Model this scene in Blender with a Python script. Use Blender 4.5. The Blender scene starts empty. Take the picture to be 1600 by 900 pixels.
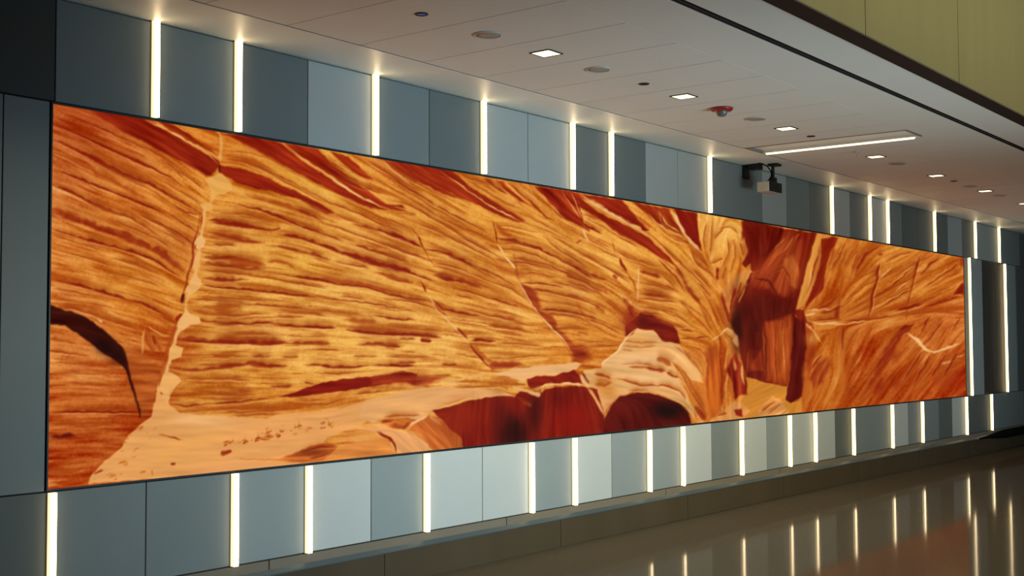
import bpy, bmesh, math, random
import numpy as np
from mathutils import Matrix, Vector
C = bpy.context.scene.collection
scn = bpy.context.scene

# ============ camera, light, exposure ============
CAM_F, CAM_Y, CAM_Z = 1929.65, -5.9036, 1.622
R_ = Vector((0.61364636, -0.78957092, -0.00398992)); U_ = Vector((-0.03564473, -0.03275006, 0.99882776)); F_ = Vector((0.78877602, 0.61278479, 0.048241))
cam = bpy.data.cameras.new('camera'); cam_ob = bpy.data.objects.new('camera', cam); C.objects.link(cam_ob)
cam.sensor_width = 36; cam.lens = 36*CAM_F/1600; cam.clip_start = .05; cam.clip_end = 200
cam_ob.matrix_world = Matrix(((R_.x, U_.x, -F_.x, 0), (R_.y, U_.y, -F_.y, CAM_Y), (R_.z, U_.z, -F_.z, CAM_Z), (0, 0, 0, 1)))
scn.camera = cam_ob
vs = scn.view_settings
scn.display_settings.display_device = 'sRGB'
vs.view_transform = 'Standard'; vs.look = 'None'; vs.exposure = 0; vs.gamma = 1; vs.use_curve_mapping = False
world = bpy.data.worlds.new('world'); scn.world = world; world.use_nodes = True
world.node_tree.nodes['Background'].inputs[0].default_value = (.5, .52, .5, 1)
world.node_tree.nodes['Background'].inputs[1].default_value = .05
scn.cycles.use_denoising = True
scn.cycles.max_bounces = 6; scn.cycles.diffuse_bounces = 3; scn.cycles.sample_clamp_indirect = 4

def area(name, loc, target, sx, sy, power, col, spread=180):
    l = bpy.data.lights.new(name, 'AREA'); l.shape = 'RECTANGLE'; l.size = sx; l.size_y = sy; l.energy = power; l.color = col
    l.spread = math.radians(spread)
    o = bpy.data.objects.new(name, l); C.objects.link(o); o.location = loc
    o.rotation_euler = (Vector(target)-Vector(loc)).to_track_quat('-Z', 'Y').to_euler()
    return o
LIGHT_DAY_FILL = area('assumed_day_fill', (6.4, -8.6, 1.5), (6.7, 0, .45), 3, 1.0, 56, (.40, .70, 1.0), 60)  # assumed bluish daylight on the wall, added as an area light without a window
LIGHT_HALL_FILL = area('hall_fill', (9.6, -8.5, 5.6), (9.8, 0, 3.0), 8, 2, 300, (1, .96, .72), 75)  # added warm fill from high in the unseen hall, for the upper wall
LIGHT_FAR = area('far_wall_fill', (17, -9, 1.6), (18, 0, 1.8), 6, 2, 52, (.76, .92, 1.0), 62)  # added fill that brightens the far end of the wall
LIGHT_UP = area('bounce_fill', (8.6, -8.0, .3), (8.8, -.6, 3.5), 5, 1.5, 72, (.74, .94, 1.0), 70)  # added uplight standing in for floor bounce on the ceiling

# ============ helpers ============
def srgb(r, g, b):
    f = lambda c: (c/12.92 if c <= .04045 else ((c+.055)/1.055)**2.4)
    return (f(r/255), f(g/255), f(b/255), 1)
def mat(name, col, rough=.5, metal=0., spec=.5, noise=None, bump=0., emit=None, es=0., aniso=0., nscale=(1, 1, 1)):
    m = bpy.data.materials.new(name); m.use_nodes = True; nt = m.node_tree; b = nt.nodes['Principled BSDF']
    b.inputs['Base Color'].default_value = col; b.inputs['Roughness'].default_value = rough; b.inputs['Metallic'].default_value = metal
    b.inputs['Specular IOR Level'].default_value = spec; b.inputs['Anisotropic'].default_value = aniso
    if emit: b.inputs['Emission Color'].default_value = emit; b.inputs['Emission Strength'].default_value = es
    if noise or bump:
        tc = nt.nodes.new('ShaderNodeTexCoord'); mp = nt.nodes.new('ShaderNodeMapping'); n = nt.nodes.new('ShaderNodeTexNoise')
        nt.links.new(tc.outputs['Object'], mp.inputs[0]); mp.inputs['Scale'].default_value = nscale
        nt.links.new(mp.outputs[0], n.inputs['Vector'])
        n.inputs['Scale'].default_value = (noise or (8, .1))[0]; n.inputs['Detail'].default_value = 5
        if noise:
            mx = nt.nodes.new('ShaderNodeMix'); mx.data_type = 'RGBA'
            a = noise[1]
            mx.inputs[6].default_value = tuple(c*(1-a) for c in col[:3])+(1,); mx.inputs[7].default_value = tuple(min(1, c*(1+a)) for c in col[:3])+(1,)
            nt.links.new(n.outputs['Fac'], mx.inputs[0]); nt.links.new(mx.outputs[2], b.inputs['Base Color'])
        if bump:
            bp = nt.nodes.new('ShaderNodeBump'); bp.inputs['Strength'].default_value = bump; bp.inputs['Distance'].default_value = .002
            nt.links.new(n.outputs['Fac'], bp.inputs['Height']); nt.links.new(bp.outputs[0], b.inputs['Normal'])
    return m
def add_box(bm, x0, x1, y0, y1, z0, z1):
    v = [bm.verts.new(p) for p in ((x0,y0,z0),(x1,y0,z0),(x1,y1,z0),(x0,y1,z0),(x0,y0,z1),(x1,y0,z1),(x1,y1,z1),(x0,y1,z1))]
    for f in ((3,2,1,0),(4,5,6,7),(0,1,5,4),(1,2,6,5),(2,3,7,6),(3,0,4,7)): bm.faces.new([v[i] for i in f])
def bev(bm, w, seg=2):
    bmesh.ops.bevel(bm, geom=bm.edges[:], offset=w, segments=seg, profile=.5, affect='EDGES')
def box_bm(x0, x1, y0, y1, z0, z1, w=0., seg=2):
    bm = bmesh.new(); add_box(bm, x0, x1, y0, y1, z0, z1)
    if w: bev(bm, w, seg)
    return bm
def lathe(bm, prof, n=32, c=(0, 0, 0)):
    rings = []
    for r, z in prof:
        rings.append([bm.verts.new((c[0]+r*math.cos(2*math.pi*i/n), c[1]+r*math.sin(2*math.pi*i/n), c[2]+z)) for i in range(n)] if r > 1e-6 else [bm.verts.new((c[0], c[1], c[2]+z))])
    for a, b in zip(rings, rings[1:]):
        for i in range(n):
            j = (i+1) % n
            if len(a) == 1 and len(b) == 1: continue
            if len(a) == 1: bm.faces.new((a[0], b[i], b[j]))
            elif len(b) == 1: bm.faces.new((a[i], b[0], a[j]))
            else: bm.faces.new((a[i], b[i], b[j], a[j]))
    bmesh.ops.recalc_face_normals(bm, faces=bm.faces[:])
def lathe_bm(prof, n=32):
    bm = bmesh.new(); lathe(bm, prof, n); return bm
def tube_bm(path, r, n=10):
    bm = bmesh.new(); P = [Vector(p) for p in path]; rings = []
    for i, p in enumerate(P):
        d = (P[min(i+1, len(P)-1)]-P[max(i-1, 0)]).normalized(); q = d.to_track_quat('Z', 'Y')
        rings.append([bm.verts.new(p+q @ Vector((r*math.cos(2*math.pi*k/n), r*math.sin(2*math.pi*k/n), 0))) for k in range(n)])
    for a, b in zip(rings, rings[1:]):
        for k in range(n): bm.faces.new((a[k], a[(k+1) % n], b[(k+1) % n], b[k]))
    bm.faces.new(rings[0][::-1]); bm.faces.new(rings[-1])
    return bm
def obj(name, bm, m, parent=None, smooth=False):
    me = bpy.data.meshes.new(name); bm.to_mesh(me); bm.free()
    if smooth:
        for p in me.polygons: p.use_smooth = True
    me.materials.append(m)
    o = bpy.data.objects.new(name, me); C.objects.link(o)
    if parent: o.parent = parent
    return o
def tag(o, label, cat, group=None):
    o['label'] = label; o['category'] = cat
    if group: o['group'] = group
    return o
def thing(name, label, cat, loc, group=None):
    o = bpy.data.objects.new(name, None); C.objects.link(o); o.location = loc; o.empty_display_size = .1
    return tag(o, label, cat, group)
def copy_thing(o, loc, label):
    c = o.copy(); C.objects.link(c); c.location = loc; c['label'] = label
    for ch in o.children:
        d = ch.copy(); C.objects.link(d); d.parent = c
        for g in ch.children:
            e = g.copy(); C.objects.link(e); e.parent = d
    return c
def struct(o, label=None, cat=None):
    o['kind'] = 'structure'
    if label: o['label'] = label
    if cat: o['category'] = cat
    return o

# ============ materials ============
M_BLACK = mat('black gap', (.006, .006, .006, 1), .7)
M_PANEL = {
 'L': mat('light panel', (.385, .40, .375, 1), .55, .12, .3, (3, .04)),
 'K': mat('pale panel', (.335, .35, .325, 1), .55, .12, .3, (3, .04)),
 'M': mat('mid panel', (.205, .232, .225, 1), .55, .12, .3, (3, .05)),
 'N': mat('grey panel', (.15, .170, .162, 1), .55, .12, .3, (3, .05)),
 'D': mat('dark panel', (.084, .095, .088, 1), .55, .12, .3, (3, .05)),
 'X': mat('charcoal panel', (.03, .031, .028, 1), .45, .2, .4, (3, .05))}
M_STRIP = mat('strip diffuser', (.9, .85, .7, 1), .4, emit=(1, .72, .40, 1), es=10)
M_SIDE = mat('strip side lens', (.8, .75, .6, 1), .5, emit=(1, .80, .46, 1), es=1.25)
M_ALU = mat('aluminium', (.55, .55, .53, 1), .35, .9)
M_CHAN = mat('glow tinted channel', (.30, .22, .09, 1), .5, .3)  # ochre colour carries the strip's warm glow on the channel
M_BEZEL = mat('bezel', (.008, .008, .008, 1), .45)
M_CEIL = mat('ceiling paint', (.74, .75, .69, 1), .75, 0, .3, (2.5, .03))
M_SOFFIT = mat('soffit', (.82, .82, .74, 1), .45, 0, .4, (2, .03))
M_PLASTER = mat('plaster', (.5, .48, .43, 1), .8, 0, .3, (2, .04))
M_GOLD = mat('brushed brass', (.185, .165, .08, 1), .32, .85, .5, (6, .10), .15, aniso=.5, nscale=(1, 1, .12))
M_BRONZE = mat('dark bronze', (.022, .017, .015, 1), .7, .0, .12, (2, .2), nscale=(.6, 1, 1))
M_STONE = mat('brown stone', (.058, .042, .024, 1), .3, .0, .4, (1.6, .28), nscale=(1.2, 1, .2))
M_TAN = mat('tan stone', (.14, .115, .08, 1), .6, .0, .3, (4, .12))
M_STEEL = mat('blue grey steel', (.085, .115, .125, 1), .42, .6)
M_LIT = mat('lamp lens', (.9, .85, .7, 1), .4, emit=(1, .84, .5, 1), es=2.2)
M_WHITE = mat('white enamel', (.5, .48, .43, 1), .5, 0, .4)
M_EDGE = mat('recess edge', (.20, .18, .15, 1), .6)
M_DARKMET = mat('dark metal', (.012, .012, .013, 1), .5, .1, .3)
M_GRILLE = mat('speaker grille', (.34, .35, .31, 1), .6, .2, .4, (180, .25))
M_BLUE = mat('blue sensor face', (.05, .17, .8, 1), .35)
M_RED = mat('red enamel', (.30, .014, .012, 1), .35)
M_CLEAR = mat('frosted lens', (.15, .14, .13, 1), .3)
M_PROJ = mat('projector shell', (.52, .51, .45, 1), .45)
M_RUBBER = mat('black rubber', (.004, .004, .004, 1), .9, 0, .05)
fl = M_FLOOR = mat('polished floor', (.10, .082, .056, 1), .07, 0, .5, (26, .16))
fl.node_tree.nodes['Principled BSDF'].inputs['IOR'].default_value = 1.045
nt = fl.node_tree
_n = nt.nodes.new('ShaderNodeTexNoise'); _n.inputs['Scale'].default_value = .7
_t = nt.nodes.new('ShaderNodeTexCoord'); nt.links.new(_t.outputs['Object'], _n.inputs['Vector'])
_b = nt.nodes.new('ShaderNodeBump'); _b.inputs['Strength'].default_value = .008; _b.inputs['Distance'].default_value = .02
nt.links.new(_n.outputs['Fac'], _b.inputs['Height']); nt.links.new(_b.outputs[0], nt.nodes['Principled BSDF'].inputs['Normal'])

# ============ room shell ============
ZC, ZT, ZB, ZL = 3.499, 2.922, .892, .3225        # ceiling, screen top, screen bottom, panel foot
XL, XR, YF, ZH = -6., 36., -14., 6.6
struct(obj('floor', box_bm(XL, XR, YF, .3, -.2, 0), M_FLOOR))
wall = struct(obj('wall_back', box_bm(XL, XR, .02, .3, 0, ZH), M_BLACK))
struct(obj('wall_front', box_bm(XL, XR, YF-.2, YF, 0, ZH), M_PLASTER))
struct(obj('wall_left', box_bm(XL-.2, XL, YF, .3, 0, ZH), M_PLASTER))
struct(obj('wall_right', box_bm(XR, XR+.2, YF, .3, 0, ZH), M_PLASTER))

# wall cladding: three rows of metal panels in several greys, on a 0.592 m module
G = .003
def panels(xs, tones, z0, z1):
    for a, b, t in zip(xs, xs[1:], tones):
        obj('cladding_panel', box_bm(a+G, b-G, 0, .024, z0+G, z1-G, .002, 1), M_PANEL[t], wall)
UP_S = [4.25, 4.848, 6.039, 7.214, 8.39, 8.976, 10.74, 13.676, 14.836, 15.432, 17.184, 18.97, 20.158]
LO_S = [3.637, 4.844, 5.439, 6.563, 7.803, 8.392, 9.567, 10.162, 11.341, 12.46, 13.119, 14.206, 15.462, 16.555, 18.393, 19.587]
MI_S = [18.657, 20.423]
# upper row
ux = [-2, .1, 1.28, 2.46, 3.649, 4.265, 4.862, 5.453, 6.053, 6.634, 7.23, 7.815, 8.405, 8.99, 9.591, 10.169, 10.755, 11.935, 12.524, 13.122, 13.69, 14.274, 14.85, 15.446, 16.0, 16.591, 17.2, 17.81, 18.43, 18.985, 20.172, 21.368, 22.55, 23.7, 24.9, 26.1, 28, 30, 33, 36]
ut = 'XXXXNMNLMNLLNNLLMLMNLNLNDDDMDMNDMDMDDDD'
panels(ux, ut, ZT+.014, ZC-.006)
# lower row
lx = [-2, .1, 1.28, 2.46, 3.652, 4.247, 4.858, 5.453, 6.041, 6.58, 7.229, 7.82, 8.407, 8.994, 9.582, 10.177, 10.768, 11.356, 11.96, 12.475, 13.134, 13.73, 14.221, 15.477, 16.089, 16.57, 17.275, 17.838, 18.408, 19.602, 21.4, 22.6, 23.8, 25, 27, 30, 33, 36]
lt = 'DDDDNNMLMLLMLMMLNLMKKDNKNNDKDNDNDNDDD'
panels(lx, lt, ZL, ZB-.014)
# middle row, left and right of the screen
panels([-2, .1, 1.28, 2.46, 3.359, 3.622], 'NNNNN', ZB-.012, ZT+.012)
panels([18.478, 18.672, 19.334, 19.878, 20.438, 21.098, 22.3, 23.5, 25, 27, 30, 33, 36], 'DMXXMDMDDDDD', ZB-.012, ZT+.012)

# stone base: thin tan band, steel edge, brown stone panels
base = struct(obj('baseboard_back', box_bm(XL, XR, -.004, .03, 0, .25), M_BLACK))
xs = [XL]+[5.14+2.37*k for k in range(-4, 13) if XL < 5.14+2.37*k < XR]+[XR]
for a, b in zip(xs, xs[1:]): obj('stone_band', box_bm(a+.004, b-.004, -.008, .022, .262, .3185), M_TAN, base)
bm = bmesh.new()
pr = [(.0, .262), (-.010, .262), (-.034, .236), (-.034, .228), (0, .228)]
va = [bm.verts.new((XL, y, z)) for y, z in pr]; vb = [bm.verts.new((XR, y, z)) for y, z in pr]
for i in range(5): bm.faces.new((va[i], va[(i+1) % 5], vb[(i+1) % 5], vb[i]))
bm.faces.new(va[::-1]); bm.faces.new(vb)
bmesh.ops.recalc_face_normals(bm, faces=bm.faces[:])
obj('steel_edge', bm, M_STEEL, base)
xs = [XL]+[8.19+2.05*k for k in range(-6, 14) if XL < 8.19+2.05*k < XR]+[XR]
for a, b in zip(xs, xs[1:]): obj('stone_panel', box_bm(a+.003, b-.003, -.030, .0, .012, .228), M_STONE, base)
obj('grout', box_bm(XL, XR, -.022, .0, .0, .227), M_STONE, base)

# ceiling: smooth border, module planks, smooth strip up to the slot, all under a slab
ceil = struct(obj('ceiling', box_bm(XL, XR, -2.935, .3, ZC+.08, ZC+.2), M_CEIL))
obj('soffit', box_bm(XL, XR, -.500, .02, ZC, ZC+.08), M_SOFFIT, ceil)
bm = bmesh.new()
TX0, TX1, TY0, TY1 = 10.515, 10.935, -2.075, -.520                # recess that holds the linear lamp
k0 = 3.649-.022
px = [k0+.592*k for k in range(-17, 55)]
for a, b in zip(px, px[1:]):
    a2, b2 = a+.003, b-.003
    for u, v in (((a2, min(b2, TX0)), (max(a2, TX1), b2))):
        pass
    for lo, hi in ((a2, min(b2, TX0)), (max(a2, TX1), b2)):
        if hi-lo > .01 and not (lo > TX0 and hi < TX1): add_box(bm, lo, hi, -2.085, -.518, ZC, ZC+.08)
obj('ceiling_planks', bm, M_CEIL, ceil)
obj('gap_shade', box_bm(XL, XR, -.5175, -.5005, ZC+.002, ZC+.08), M_BLACK, ceil)  # black filler standing in for the shade inside the gap
bm = bmesh.new()
add_box(bm, XL, XR, -2.530, -2.084, ZC+.0005, ZC+.08)
add_box(bm, XL, XR, -2.936, -2.594, ZC, ZC+.08)
obj('ceiling_margin', bm, M_CEIL, ceil)
bm = bmesh.new(); add_box(bm, XL, XR, -2.594, -2.530, ZC+.05, ZC+.0799)
add_box(bm, XL, XR, -2.5935, -2.589, ZC+.001, ZC+.05); add_box(bm, XL, XR, -2.535, -2.5305, ZC+.001, ZC+.05)
obj('slot_throat', bm, M_BLACK, ceil)
obj('slot_blade', box_bm(XL, XR, -2.568, -2.560, ZC+.001, ZC+.05), M_DARKMET, ceil)
struct(obj('ceiling_high', box_bm(XL, XR, YF, -3.2, ZH, ZH+.2), M_CEIL))
# bulkhead: bronze return and brass face panels
fas = struct(obj('wall_fascia', box_bm(XL, XR, -3.05, -2.94, ZC+.03, ZH+.2), M_BLACK))
fx = [7.126+1.717*k for k in range(-7, 17)]
for a, b in zip(fx, fx[1:]):
    obj('brass_panel', box_bm(a+.004, b-.004, -3.075, -3.05, ZC-.002, ZH), M_GOLD, fas)
    obj('bronze_return', box_bm(a+.002, b-.002, -3.075, -2.94, ZC-.012, ZC-.003), M_BRONZE, fas)

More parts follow.
